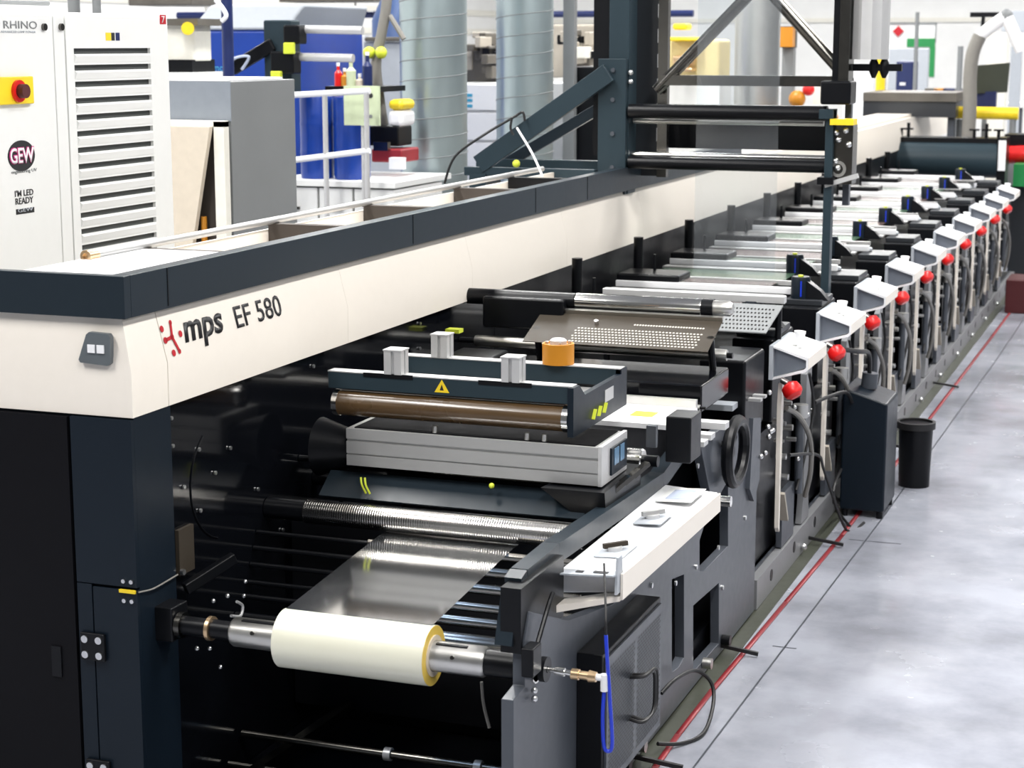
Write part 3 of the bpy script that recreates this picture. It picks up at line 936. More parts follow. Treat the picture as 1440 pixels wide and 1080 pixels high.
t = thing('label_tray', 'white tray with a yellow label at right behind the brown roller', 'tray', (-.3, 5.3, .8))
a = P(872, 600, Y=5.2); b = P(945, 585, Y=5.2)
G().box(a.x - .1, b.x, 5.2, 5.5, a.z, a.z + .015).build('tray', 'white', t)
G().box(a.x + .0, a.x + .07, 5.30, 5.37, a.z + .015, a.z + .017).build('label', 'lime', t)
G().box(b.x - .07, b.x - .04, 5.17, 5.19, a.z - .05, a.z + .015).build('clamp', 'grey', t)
G().box(a.x - .1, b.x, 5.48, 5.5, a.z + .015, a.z + .04).build('rear_lip', 'steel2', t)
pr = P(915, 650, Y=5.05)
roller('pressure_roller', 'short bright steel roller at right of the aluminium housing', 5.05, pr.z + .004, .034, -.7, -.125, 'steel')
x0, x1, y0, y1, z0, z1 = pbox(935, 588, 972, 650, 5.02, .12)
G().box(x0, x1, y0, y1, z0, z1).build('motor_block', 'black', bevel=.005, label='black motor block at right end of the short steel roller', cat='motor')
t = thing('slotted_plate', 'small steel plates stepped beside the black motor block', 'plate', (-.1, 5.5, .8))
for i, (px0, px1, py) in enumerate(((978, 1020, 596), (980, 1000, 612), (978, 990, 622))):
    x0, x1, y0, y1, z0, z1 = pbox(px0, py, px1, py + 6, 5.35 - i * .08, .05)
    G().box(x0, x1, y0, y1, z0, z1).build('step', 'alub', t)

# black trough and its long bars
it = thing('ink_trough', 'deep glossy black trough across the press under the perforated guard', 'trough', (-.5, 5.8, .84))
G().box(-1.0, -.10, 5.62, 5.98, .84, .93).build('trough_body', 'gloss', it, bevel=.006)
roller('trough_bar', 'long dull steel bar along the back edge of the black trough', 5.60, .862, .010, -1.0, -.1, 'steel2')
roller('trough_bar', 'satin steel bar directly below the perforated guard', 5.95, .975, .020, -1.0, -.1, 'steel2')
p = P(1030, 560, X=-.12)
G().box(-.20, -.10, p.y - .08, p.y + .10, p.z - .03, p.z - .01).build('end_lid', 'boxlight', it, label='pale grey end lid')
t = thing('lever_stack', 'pair of small white levers beside the lid of the black trough', 'lever', (-.06, p.y, p.z))
for k in range(2):
    G().box(-.085, -.03, p.y + .04 + k * .07, p.y + .07 + k * .07, p.z - .015, p.z - .005).build('lever', 'alub', t)

# perforated guard (slanted sheet; pale discs paint light into its round holes)
pg = thing('perforated_guard', 'slanted bronze steel guard sheet with rows of small round holes', 'guard', (-.4, 5.85, 1.0))
gx0, gx1 = -.765, -.125
gy0, gz0, gy1, gz1 = 5.78, 1.012, 5.98, 1.085


def gp(u, v, h=0):
    return Vector((gx0 + (gx1 - gx0) * u, gy0 + (gy1 - gy0) * v, gz0 + (gz1 - gz0) * v)) + Vector((0, -(gz1 - gz0), (gy1 - gy0))).normalized() * h


g = G().hexa([gp(0, 0, -.003), gp(1, 0, -.003), gp(1, 1, -.003), gp(0, 1, -.003)], [gp(0, 0), gp(1, 0), gp(1, 1), gp(0, 1)])
g.build('sheet', 'guard', pg)
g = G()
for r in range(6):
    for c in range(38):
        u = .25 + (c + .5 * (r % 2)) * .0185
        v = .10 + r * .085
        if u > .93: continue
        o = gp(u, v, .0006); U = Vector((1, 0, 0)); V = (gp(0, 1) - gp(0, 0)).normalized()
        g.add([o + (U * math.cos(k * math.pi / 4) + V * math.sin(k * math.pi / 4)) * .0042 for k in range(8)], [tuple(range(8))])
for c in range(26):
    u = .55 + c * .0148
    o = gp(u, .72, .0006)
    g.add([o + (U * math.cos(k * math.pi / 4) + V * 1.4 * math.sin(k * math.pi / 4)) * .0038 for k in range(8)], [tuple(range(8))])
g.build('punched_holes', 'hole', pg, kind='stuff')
G().hexa([gp(0, 1, -.002), gp(1, 1, -.002), gp(1, 1.06, -.002), gp(0, 1.06, -.002)], [gp(0, 1, .012), gp(1, 1, .012), gp(1, 1.06, .012), gp(0, 1.06, .012)]).build('top_lip', 'steel2', pg)
G().cyl(gp(.34, .7), gp(.34, .7, .012), .007, 10).build('screw', 'bolt', pg)
for u in (.03, .98):
    G().cyl(gp(u, .45, .0), gp(u, .45, -.12), .012, 10).build('support_leg', 'black', pg)

t = thing('anilox_shaft', 'bright steel cylinder with black band lying above the perforated guard', 'roller', (-.4, 6.0, 1.13))
AY, AZ = 6.02, 1.122
G().rev((-.655, AY, AZ), (-.205, AY, AZ), [(0, .025), (.01, .029), (.99, .029), (1, .027)], 32).build('cylinder', 'steel', t)
G().ring((-.205, AY, AZ), (-.165, AY, AZ), .031, .01).build('black_band', 'black', t)
G().rev((-.165, AY, AZ), (-.10, AY, AZ), [(0, .026), (.8, .026), (1, .018)], 24).build('end_cap', 'steel2', t)
G().cyl((-1.055, AY, AZ), (-.655, AY, AZ), .028, 24).build('journal', 'black', t)
g = G().box(-.98, -.68, AY - .06, AY + .08, AZ - .10, AZ + .01)
g.build('gearbox', 'black', bevel=.01, label='black gearbox at the left end of the bright steel cylinder', cat='gearbox')
G().box(-.97, -.80, 5.55, 5.75, .85, .985).build('left_block', 'black', bevel=.01, label='black block on the drive side left of the amber sensor', cat='block')
G().box(-1.02, -.97, 5.72, 5.76, 1.035, 1.048).build('lime_tag', 'lime', label='lime tag on black gearbox beneath the beam', cat='tag')

# first long bar with a hazy perforated cover
t = thing('cover_bar', 'long bright white bar with a hazy perforated cover behind the steel cylinder', 'bar', (-.4, 6.7, 1.05))
G().box(-.76, -.06, 6.66, 6.70, 1.055, 1.083).build('bar', 'alub', t, bevel=.003)
G().hexa([(-.74, 6.45, .975), (-.08, 6.45, .975), (-.06, 6.64, 1.05), (-.76, 6.64, 1.05)], [(-.74, 6.45, .979), (-.08, 6.45, .979), (-.06, 6.64, 1.054), (-.76, 6.64, 1.054)]).build('cover', 'boxgrey', t)
g = G()
for r in range(6):
    for c in range(48):
        x = -.73 + (c + .5 * (r % 2)) * .0135
        y = 6.47 + r * .027
        z = .979 + (y - 6.45) / .19 * .075 + .0006
        g.add([(x + .004 * math.cos(k * 1.047), y + .006 * math.sin(k * 1.047), z + .0024 * math.sin(k * 1.047)) for k in range(6)], [tuple(range(6))])
g.build('perforation', 'dsteel', t, kind='stuff')
for xx in (-.74, -.08):
    G().cyl((xx, 6.66, .8), (xx, 6.66, 1.056), .012, 10).build('support', 'black', t)

# ------------------------------------------------------------------ print stations, repeated down the press
ORD = ['nearest', 'second', 'third', 'fourth', 'fifth', 'sixth', 'seventh', 'eighth', 'ninth', 'farthest']
PITCHY = .872
Y0 = 6.5


def ordl(i, tail):
    return ('nearest %s' % tail) if i == 0 else (('farthest %s' % tail) if i == 9 else '%s %s counted from the front' % (ORD[i], tail))


def make_station():
    y = Y0
    t = thing('print_station', 'x', 'print station', (-.5, y, 0), 'print stations of the press')
    # outer frame: grey upright flaring into the base
    G().box(-.078, -.055, y + .20, y + .42, .12, .33).build('low_plate', 'grey', t, bevel=.002)
    o = [(y - .30, .12), (y - .27, .22), (y - .27, .72), (y - .17, .76), (y - .17, .45), (y - .13, .38), (y - .18, .30), (y - .15, .12)]
    G().plate('X', -.08, -.055, o).build('upright', 'greyl', t, bevel=.002)
    o = [(y + .04, .24), (y + .03, .70), (y + .045, .78), (y + .075, .78), (y + .07, .55), (y + .06, .40), (y + .06, .22)]
    G().plate('X', -.05, -.035, o).build('cream_post', 'cream', t)
    G().bar((-.04, y + .09, .36), (-.04, y + .17, .24), .012, .03, up=(1, 0, 0)).build('brace', 'machinel', t)
    # interior plates and blocks
    G().box(-.30, -.10, y - .15, y + .55, .122, .60).build('inner_box', 'black', t)
    G().box(-.24, -.085, y + .10, y + .46, .62, .93).build('black_cover', 'black', t, bevel=.008)
    G().box(-.24, -.085, y + .16, y + .40, .93, .955).build('cover_top', 'grey2', t, bevel=.004)
    G().bar((-.36, y + .30, .965), (-.20, y + .34, .965), .06, .012).build('lever_plate', 'boxlight', t)
    # silver rails across the web and the printed web between
    G().box(-1.0, -.20, y + .240, y + .272, .962, .990).build('web_rail', 'white', t, bevel=.003)
    G().cyl((-1.0, y + .36, .955), (-.24, y + .36, .955), .022, 20).build('steel_roller', 'steel', t)
    G().cyl((-1.0, y + .50, .940), (-.24, y + .50, .940), .016, 16).build('thin_roller', 'dsteel', t)
    G().box(-.98, -.36, y + .385, y + .56, .968, .970).build('web_strip', 'printg', t)
    G().box(-.98, -.36, y - .295, y + .10, .960, .962).build('web_strip', 'printg', t)
    G().box(-1.0, -.25, y + .12, y + .20, .958, .966).build('light_plate', 'alu', t)
    G().box(-1.0, -.25, y - .29, y - .27, .955, .975).build('web_rail', 'alub', t)
    # rear posts and carriage blocks
    G().box(-1.0, -.72, y + .25, y + .45, .985, 1.02).build('rear_carriage', 'black', t, bevel=.01)
    G().cyl((-.98, y + .52, .85), (-.98, y + .52, 1.15), .022, 12).build('rear_post', 'black', t)
    G().cyl((-.87, y + .40, 1.01), (-.87, y + .40, 1.09), .007, 8).build('rear_pin', 'black', t)
    # valve clusters
    for k, (dy, z) in enumerate(((.14, .62), (.20, .60), (.17, .54), (.22, .47), (.30, .66), (.36, .63), (.33, .56), (.40, .50), (.46, .60), (.27, .38))):
        G().cyl((-.088, y + dy, z), (-.050, y + dy, z), .012 - .003 * (k % 3), 10).build('valve', 'bolt' if k % 2 else 'steel2', t)
    G().cyl((-.045, y + .44, .28), (-.045, y + .44, .58), .016, 14).build('filter_bowl', 'grey', t)
    G().cyl((-.045, y + .44, .58), (-.045, y + .44, .63), .03, 14).build('filter_head', 'steel2', t)
    G().tube([(-.03, y + .10, .68), (-.01, y + .25, .62), (.0, y + .42, .50), (-.01, y + .50, .36), (-.04, y + .555, .24)], .010, 8).build('hose', 'greyhose', t)
    G().tube([(-.03, y + .52, .74), (-.015, y + .55, .60), (-.03, y + .50, .44), (-.045, y + .40, .30)], .006, 8).build('cable', 'rubber', t)
    # red knob with stem
    k = G().rev((-.005, y + .0, .79), (.028, y - .012, .745), [(0, .018), (.15, .032), (.55, .037), (.8, .033), (1, .02)], 20).build('red_knob', 'red', t, label='red knob')
    G().cyl((-.03, y + .01, .80), (-.005, y, .79), .012, 12).build('stem', 'steel2', k)
    return t


st0 = make_station()
st = [st0]
for i in range(1, 10):
    c = copy_tree(st0)
    c.location = st0.location + Vector((0, PITCHY * i, 0))
    st.append(c)
for i, c in enumerate(st):
    if i == 0:
        for ch in list(c.children):
            if ch.name.startswith('upright') or (ch.name.startswith(('web_strip', 'web_rail')) and max(v.co.y for v in ch.data.vertices) < .15):
                bpy.data.objects.remove(ch)
    c['label'] = ordl(i, 'grey framed print station with red knob below its control box')
    for ch in c.children:
        if ch.name.startswith('web_strip') and i % 2:
            ch.data = ch.data.copy(); ch.data.materials[0] = M['printb']


def make_box():
    y = Y0
    t = thing('control_box', 'x', 'control box', (0, y, .8), 'white control boxes of the print stations')
    x0, x1 = -.065, .066
    prof = [(x0, .925), (x1, .888), (x1, .846), (x1 - .01, .835), (x0, .800)]
    yn, yf = y, y + .34
    # shell: top, outer side and bottom lip as one bent sheet, with recessed end panel
    th = .008
    g = G()
    outerp = prof
    inner = [(x0 + .004, .925 - th), (x1 - th, .888 - th * 1.2), (x1 - th, .852), (x1 - .016, .843), (x0 + .004, .800 + th)]
    ring_out = outerp; ring_in = inner
    for (pa, pb, qa, qb) in zip(ring_out[:-1], ring_out[1:], ring_in[:-1], ring_in[1:]):
        g.hexa([(pa[0], yn, pa[1]), (pb[0], yn, pb[1]), (qb[0], yn, qb[1]), (qa[0], yn, qa[1])], [(pa[0], yf, pa[1]), (pb[0], yf, pb[1]), (qb[0], yf, qb[1]), (qa[0], yf, qa[1])])
    g.build('shell', 'white', t)
    G().box(x0 - .012, x0 + .002, yn - .002, yf, .80, .925).build('back_panel', 'boxlight', t)
    g = G()
    g.plate('Y', yn + .02, yn + .03, [(x0 + .003, .917), (x1 - .008, .880), (x1 - .008, .850), (x0 + .003, .808)])
    g.build('end_panel', 'panelgrey', t)
    g = G()
    g.plate('X', x1, x1 + .0015, [(yn, .888), (yf, .888), (yf, .846), (yn, .846)])
    g.build('side_face', 'cream', t)
    s = (.888 - .925) / (x1 - x0)
    G().hexa([(-.03, yn + .06, .925 + s * .035), (.035, yn + .06, .925 + s * .10), (.035, yn + .16, .925 + s * .10), (-.03, yn + .16, .925 + s * .035)],
             [(-.03, yn + .06, .927 + s * .035), (.035, yn + .06, .927 + s * .10), (.035, yn + .16, .927 + s * .10), (-.03, yn + .16, .927 + s * .035)]).build('key_pad', 'offwhite', t)
    G().cyl((-.012, yn + .12, .908), (-.012, yn + .12, .914), .012, 12).cyl((.012, yn + .10, .902), (.012, yn + .10, .908), .008, 12).build('key', 'alu', t)
    G().rev((-.02, yn + .255, .908), (-.018, yn + .255, .944), [(0, .020), (.7, .020), (.75, .022), (1, .022)], 20).build('push_button', 'white', t)
    return t


bx0 = make_box()
for i in range(10):
    c = bx0 if i == 0 else copy_tree(bx0)
    c.location = (0, Y0 + PITCHY * i, .8)
    c['label'] = ordl(i, 'white sloping control box above a red knob')


def make_motor():
    t = thing('drive_motor', 'x', 'motor', (0, 0, .95), 'blue black motors over the web')
    G().rev((0, 0, .95), (0, 0, 1.045), [(0, .040), (.9, .040), (1, .036)], 28).build('motor_can', 'navy', t)
    G().cyl((-.0, -.006, 1.045), (-.0, -.006, 1.052), .011, 12).build('yellow_cap', 'lime', t)
    G().box(.006, .012, -.0415, -.038, .965, 1.03).build('blue_highlight', 'hose', t)  # blue vertical highlight of the can, painted as a thin strip
    G().hexa([(.03, -.03, .95), (.12, -.02, .95), (.12, .03, .95), (.03, .03, .95)], [(.03, -.03, 1.03), (.085, -.02, .99), (.085, .03, .99), (.03, .03, 1.03)]).build('terminal_wedge', 'black', t)
    G().box(-.03, .05, -.035, .035, .925, .95).build('base_block', 'black', t)
    return t


mo = make_motor()
for i in range(10):
    c = mo if i == 0 else copy_tree(mo)
    x, y = [(-.185, 6.69), (-.185, 7.58), (-.375, 8.38), (-.375, 9.24), (-.375, 10.11), (-.375, 10.98), (-.375, 11.86), (-.375, 12.75), (-.375, 13.65), (-.375, 14.6)][i]
    c.location = (x, y, .965 if i == 0 else .95)
    c['label'] = ordl(i, 'blue black motor can with a yellow top')

# handwheel ring and black gear housing in front of the first station
t = thing('handwheel', 'black oval handwheel behind the grey side plate', 'handwheel', (-.04, 5.9, .7))
p = P(1035, 635, X=-.012)
g = G()
pts = [(-.012, p.y + .12 * math.cos(a), p.z + .10 * math.sin(a)) for a in [2 * math.pi * k / 24 for k in range(25)]]
g.tube(pts, .020, 10, smooth=False)
g.build('rim', 'black', t)
G().cyl((-.06, p.y, p.z), (-.02, p.y, p.z), .02, 14).build('hub', 'black', t)
for a in (0.5, 2.6, 4.7):
    G().bar((-.035, p.y, p.z), (-.035, p.y + .09 * math.cos(a), p.z + .078 * math.sin(a)), .018, .014, up=(1, 0, 0)).build('spoke', 'black', t)
x0, x1, y0, y1, z0, z1 = pbox(1035, 478, 1088, 565, 6.15, .25)
G().box(-.24, -.075, 6.12, 6.42, .66, .93).build('gear_cover', 'black', bevel=.012, label='black gear cover left of the nearest white control box', cat='gear cover')
t = thing('air_valves', 'cluster of silver air valves on a grey plate by the handwheel', 'valve', (-.04, 6.2, .6))
G().plate('X', -.05, -.035, [(6.05, .50), (6.12, .44), (6.2, .5), (6.2, .72), (6.08, .74)]).build('plate', 'grey', t)
for x, y in [(1080, 600), (1084, 607), (1081, 614), (1076, 637), (1070, 642), (1087, 605), (1082, 552), (1117, 573), (1142, 577), (1136, 583), (1122, 645)]:
    p = P(x, y, X=-.03)
    G().sphere(p, .009, 10).build('valve', 'bolt', t)

# ------------------------------------------------------------------ ink tank, bin, floor cables
t = thing('ink_tank', 'tall dark navy tank standing on the floor beside the second print station', 'tank', (.08, 7.85, 0))
G().hexa([(-.02, 7.72, .03), (.17, 7.72, .03), (.17, 8.02, .03), (-.02, 8.02, .03)], [(-.02, 7.72, .56), (.17, 7.72, .50), (.17, 8.02, .50), (-.02, 8.02, .56)]).build('tank_body', 'navy', t, bevel=.01)
for sx in (.0, .15):
    for sy in (7.74, 8.0):
        G().cyl((sx, sy, 0), (sx, sy, .032), .014, 10).build('foot', 'black', t)
p = P(1225, 563, X=.02)
G().cyl((.06, 7.9, .535), (.065, 7.9, .60), .035, 18).build('pump_head', 'grey', t)
G().tube([(.06, 7.9, .60), (.07, 7.8, .70), (.06, 7.6, .74), (-.02, 7.4, .78)], .010, 8).build('feed_hose', 'rubber', t)
G().tube([(.02, 7.72, .5), (.01, 7.62, .56), (-.02, 7.4, .58), (-.03, 7.15, .60)], .008, 8).build('return_hose', 'rubber', t)
t = thing('waste_bin', 'small black bin behind the dark navy tank', 'bin', (.2, 8.3, 0))
G().rev((.20, 8.4, .0), (.20, 8.4, .29), [(0, .07), (1, .078)], 24).build('bin_body', 'black', t)
G().ring((.20, 8.4, .27), (.20, 8.4, .30), .088, .074).build('rim', 'rubber', t)
for i, (yy, ln) in enumerate(((4.72, .15), (5.75, .13), (7.2, .15), (9.1, .16), (10.9, .16))):
    G().bar((-.06, yy, .035), (-.06 + ln, yy + .02, .012), .012, .012).build('foot_lever', 'rubber', label='black rod sticking out across the red tape, %s along the press' % ('nearest', 'second', 'third', 'fourth', 'fifth')[i], cat='rod')
g = G()
pts = [P(930, 975, X=-.02), P(950, 955, X=-.0), P(978, 943, X=.0), P(1000, 960, Z=.08), P(1003, 990, Z=.03), P(990, 1030, Z=.01), P(960, 1045, Z=.008), P(925, 1046, Z=.03)]
g.tube(pts, .006, 8)
g.build('looped_cable', 'rubber', label='black cable loop lying over the red tape by the vent box', cat='cable')
G().tube([P(1110, 640, X=.0), P(1150, 640, X=.0), P(1160, 665, X=.0), P(1190, 745, Z=.01), P(1215, 735, Z=.01)], .006, 8).build('hanging_cable', 'rubber', label='black cable hanging to the floor left of the navy tank', cat='cable')
G().tube([P(1183, 660, X=.0), P(1172, 690, X=.02), P(1180, 720, Z=.04), P(1195, 740, Z=.008)], .006, 8).build('hanging_cable', 'rubber', label='short black cable reaching the floor beside navy tank foot', cat='cable')

# ------------------------------------------------------------------ gantry over the web
gt = thing('web_gantry', 'slate blue gantry with left column standing on the cream beam', 'gantry', (-1.1, 8, 1.45))
G().box(-1.160, -1.065, 8.0, 8.12, 1.33, 3.2).build('column', 'slate2', gt, bevel=.004)
G().box(-1.235, -1.161, 8.01, 8.12, 1.5, 3.2).build('column_back', 'black', gt)
G().box(-1.095, -.985, 8.2, 8.23, 1.40, 3.2).build('column_panel', 'grey2', gt)
g = G().box(-1.20, -1.07, 7.97, 7.998, 1.33, 1.93)
g.build('mount_plate', 'slate2', gt, bevel=.003)
for z in (1.45, 1.6, 1.75, 1.88):
    G().cyl((-1.13, 7.97, z), (-1.13, 7.962, z), .010, 10).build('bolt', 'grey', gt)
G().box(-1.83, -1.20, 7.93, 7.965, 1.40, 1.44).build('bracket_beam', 'slate2', gt, bevel=.003)
G().box(-1.83, -1.20, 8.08, 8.12, 1.43, 1.47).build('bracket_beam', 'slate2', gt, bevel=.003)
G().bar((-1.76, 7.94, 1.45), (-1.14, 7.94, 1.87), .03, .085, up=(0, 0, 1)).build('bracket_diagonal', 'slate2', gt, bevel=.003)
G().bar((-1.70, 8.10, 1.44), (-1.14, 8.10, 1.76), .03, .05, up=(0, 0, 1)).build('bracket_diagonal', 'slate', gt, bevel=.003)
G().box(-1.80, -1.72, 7.92, 8.12, 1.33, 1.41).build('bracket_foot', 'slate2', gt)
G().plate('Y', 7.93, 7.96, [(-1.30, 1.41), (-1.20, 1.33), (-1.10, 1.33), (-1.10, 1.41)]).build('gusset', 'slate2', gt)
G().sphere((-1.57, 7.92, 1.46), .018).build('green_plug', 'lime', gt)
for z in (1.48, 1.70, 1.83, 1.87):
    G().sphere((-1.055, 7.99, z), .012, 10).build('bolt', 'bolt', gt)
# truss and right leg
G().bar((-.95, 8.1, 1.835), (-.14, 8.1, 1.835), .05, .045).build('truss_chord', 'dsteel', gt)
G().cyl((-.965, 8.1, 1.79), (-.55, 8.1, 2.21), .027, 20).build('truss_diagonal', 'dsteel', gt)
G().cyl((-.50, 8.1, 2.26), (-.15, 8.1, 1.89), .027, 20).build('truss_diagonal', 'dsteel', gt)
G().box(-.970, -.925, 8.13, 8.17, 1.40, 3.2).build('inner_column', 'dsteel', gt)
for k in range(12):
    G().box(-.978, -.9752, 8.15, 8.17, 1.45 + k * .11, 1.51 + k * .11).build('white_dash', 'white', gt)
G().box(-.160, -.135, 8.0, 8.12, 1.82, 3.2).build('right_column', 'black', gt)
G().box(-.134, -.09, 8.0, 8.12, 1.82, 3.2).build('right_column_face', 'dsteel', gt)
G().box(-.175, -.140, 7.96, 8.02, .80, 1.72).build('right_leg', 'slate2', gt, bevel=.003)
G().box(-.118, -.090, 8.1, 8.14, 1.30, 1.85).build('leg_strut', 'grey', gt)
G().box(-.20, -.13, 7.94, 8.04, 1.40, 1.43).build('leg_bracket', 'black', gt)
G().box(-.20, -.14, 7.94, 8.04, 1.68, 1.72).build('leg_bracket', 'slate2', gt)
G().box(-.20, -.07, 7.95, 8.10, 1.74, 1.84).build('head_block', 'black', gt, bevel=.01)
G().box(-.15, -.05, 7.93, 8.03, 1.655, 1.68).build('yellow_clamp', 'yellow', gt, label='yellow clamp')
G().box(-.15, -.06, 7.99, 8.1, 1.40, 1.655).build('grey_plate', 'dsteel', gt)
for x, z in ((-.13, 1.62), (-.09, 1.63), (-.12, 1.59), (-.075, 1.57), (-.12, 1.47), (-.13, 1.5)):
    G().sphere((x, 7.98, z), .013, 10).build('fitting', 'bolt', gt)
G().ring((-.12, 7.985, 1.465), (-.12, 7.995, 1.465), .035, .022).build('steel_eye', 'steel2', gt)
G().bar((-.17, 7.97, 1.395), (-.03, 7.97, 1.44), .03, .02).build('bright_arm', 'alub', gt)
for z, r, m in ((1.70, .033, 'black'), (1.473, .028, 'black')):
    G().cyl((-1.06, 8.0, z), (-.175, 8.0, z), r, 24).build('cross_roller', m, gt)
G().cyl((-1.06, 8.06, 1.655), (-.2, 8.06, 1.655), .012, 16).build('thin_roller', 'steel2', gt)
G().cyl((-1.06, 8.05, 1.505), (-.17, 8.05, 1.505), .014, 16).build('thin_roller', 'steel', gt)
G().box(-1.05, -.19, 8.35, 8.38, 1.52, 1.66).build('dark_panel', 'black', gt)
G().box(-1.12, -1.06, 8.3, 8.36, 1.5, 1.7).build('panel_post', 'black', gt)

g = G()
pth = [(8.040, 3.0), (8.040, .985)]
n = len(pth)
xa, xb = -.765, -.395
g.add([(xa, y, z) for y, z in pth] + [(xb, y, z) for y, z in pth], [(i, i + 1, n + i + 1, n + i) for i in range(n - 1)])
g.build('hanging_film', 'film', label='clear film sheet hanging from gantry rollers down onto the press', cat='film', flat=True)
# cylinder on top right of gantry
t = thing('filter_cylinder', 'ribbed silver filter cylinder beside the right gantry column', 'cylinder', (0, 8.1, 1.9))
p = P(1226, 50, Y=8.1)
prf = []
for k in range(24):
    a = 2 * math.pi * k / 24
    r = .085 if k % 2 else .078
    prf.append((p.x - .01 + r * math.cos(a), 8.1 + r * math.sin(a)))
G().plate('Z', 1.93, 3.0, prf).build('ribbed_body', 'alub', t)
g = G()
g.bar((-.088, 8.1, 1.895), (.12, 8.1, 1.895), .03, .03)
g.build('manifold', 'black', t)
for xx in (.0, .045):
    G().rev((xx, 8.1, 1.85), (xx, 8.1, 1.94), [(0, .008), (.3, .02), (.7, .02), (1, .008)], 12).build('valve', 'black', t)
# cable over the bracket
G().tube([P(625, 258, Y=7.8), P(640, 220, Y=7.8), P(680, 190, Y=7.8), P(722, 165, Y=7.9), P(735, 158, Y=7.9), P(738, 170, Y=7.9)], .006, 8).build('arched_cable', 'rubber', label='thin black cable arching from the beam up to the slate bracket', cat='cable')
G().tube([P(720, 165, Y=7.85), P(718, 180, Y=7.85), P(722, 190, Y=7.85)], .006, 8).build('cable_end', 'rubber', label='short black cable end at the top of the arching cable', cat='cable')
G().tube([P(727, 180, Y=7.7), P(748, 215, Y=7.6), P(763, 248, Y=7.5)], .005, 8).build('white_cable', 'white', label='short white cable dropping from the slate bracket onto the beam', cat='cable')

# ------------------------------------------------------------------ far end of the press
t = thing('rewind_cylinder', 'wide dark slate cylinder unit at the far end of the press', 'machine unit', (-.65, 16, .8))
G().cyl((-1.10, 16.05, 1.03), (-.24, 16.05, 1.03), .15, 32).build('cylinder', 'slate2', t)
G().box(-1.12, -.22, 16.0, 16.3, 1.17, 1.21).build('top_plate', 'black', t)
G().box(-.24, -.17, 15.95, 16.25, .2, 1.22).build('side_frame', 'black', t)
G().box(-.23, -.17, 15.93, 15.95, .95, 1.20).build('white_strip', 'white', t)
G().box(-1.18, -1.11, 15.95, 16.25, .2, 1.16).build('side_frame', 'black', t)
for k, x in enumerate((-1.06, -1.0, -.45, -.35, -.25)):
    G().cyl((x, 16.1, 1.21), (x, 16.1, 1.33 if k % 2 else 1.28), .014, 8).build('valve', 'black', t)
    G().box(x - .04, x + .04, 16.08, 16.12, 1.27, 1.285).build('valve_handle', 'black', t)

# ------------------------------------------------------------------ white ventilation cabinet with louvres
GX = -1.70
gw = thing('lamp_cabinet', 'tall white electrical cabinet with long louvred vents at left', 'cabinet', (-2.1, 4.6, 0))
G().box(-2.35, GX - .012, 4.0, 5.125, 0.05, 2.085).build('body', 'offwhite', gw, bevel=.006)
G().box(-2.3, GX - .04, 4.02, 5.1, 0.0, 0.05).build('plinth', 'grey', gw)
G().box(GX - .012, GX, 4.0, 4.500, .08, 2.075).build('door', 'offwhite', gw, bevel=.002)
G().box(GX - .012, GX, 4.504, 4.556, .08, 2.075).build('corner_strip', 'offwhite', gw, bevel=.002)
# louvred panel with openings
zs = [1.984 - .047 * k for k in range(36)]
holes = []
lv = [(z, (4.592, 5.018)) for z in zs if z > .25]
holes = [[(4.60, z - .016), (5.015, z - .016), (5.015, z), (4.60, z)] for z, _ in lv]
G().plate('X', GX - .010, GX, [(4.562, .08), (5.120, .08), (5.120, 2.075), (4.562, 2.075)], holes).build('louvre_panel', 'offwhite', gw)
G().box(GX - .0118, GX - .0105, 4.58, 5.03, .2, 2.0).build('louvre_back', 'slot', gw)
for z, _ in lv:
    G().hexa([(GX, 4.60, z - .016), (GX, 5.015, z - .016), (GX, 5.015, z - .040), (GX, 4.60, z - .040)],
             [(GX + .006, 4.603, z - .022), (GX + .006, 5.000, z - .022), (GX + .001, 5.015, z - .040), (GX + .001, 4.60, z - .040)]).build('louvre_blade', 'offwhite', gw)


def gy(px, py):
    return P(px, py, X=GX + .0006)


def gtext(s, m, px0, px1, py_top, py_bot, name, bold=0, label=None, e=.001):
    a = gy(px0, py_bot); b = gy(px1, py_bot); c = gy(px0, py_top)
    return text(name, s, m, gw, a, (0, 1, 0), (0, 0, 1), b.y - a.y, c.z - a.z, bold=bold, label=label, ext=e)


gtext('RHINO', 'boxgrey', 5, 52, 29, 40, 'cabinet_name_letters')
gtext('ADVANCED LAMP POWER', 'boxlight', 1, 50, 43, 46, 'small_letters')
c = gy(30, 219)
dsk = G()
dsk.plate('X', GX, GX + .002, [(c.y + .062 * math.cos(k * math.pi / 16), c.z + .042 * math.sin(k * math.pi / 16)) for k in range(32)])
dsk.build('logo_disc', 'ink', gw)
rim = G()
a1 = [(c.y - .002 + .062 * math.cos(k * math.pi / 12 + .9), c.z + .04 * math.sin(k * math.pi / 12 + .9)) for k in range(0, 25)]
gtext('GEW', 'pink', 13, 48, 208, 232, 'logo_letters', bold=.05, e=.0028)
gtext('GEW', 'white', 14, 47, 209, 231, 'logo_letters', bold=.015, e=.0034)
gtext('engineering UV', 'boxgrey', 16, 52, 240, 246, 'small_letters')
gtext("I'M LED", 'ink', 21, 47, 268, 277, 'notice_letters', bold=.01)
gtext('READY', 'ink', 22, 47, 279, 288, 'notice_letters', bold=.01)
a = gy(23, 302); b = gy(48, 291)
G().box(GX, GX + .001, a.y, b.y, a.z, b.z).build('notice_bar', 'ink', gw)
gtext('GEW', 'boxlight', 25, 46, 294, 299, 'notice_letters', e=.002)
a = gy(-6, 148); b = gy(42, 107)
sw = G().box(GX, GX + .012, a.y, b.y, a.z, b.z).build('switch_plate', 'yellow', gw, bevel=.003)
c = gy(20, 128)
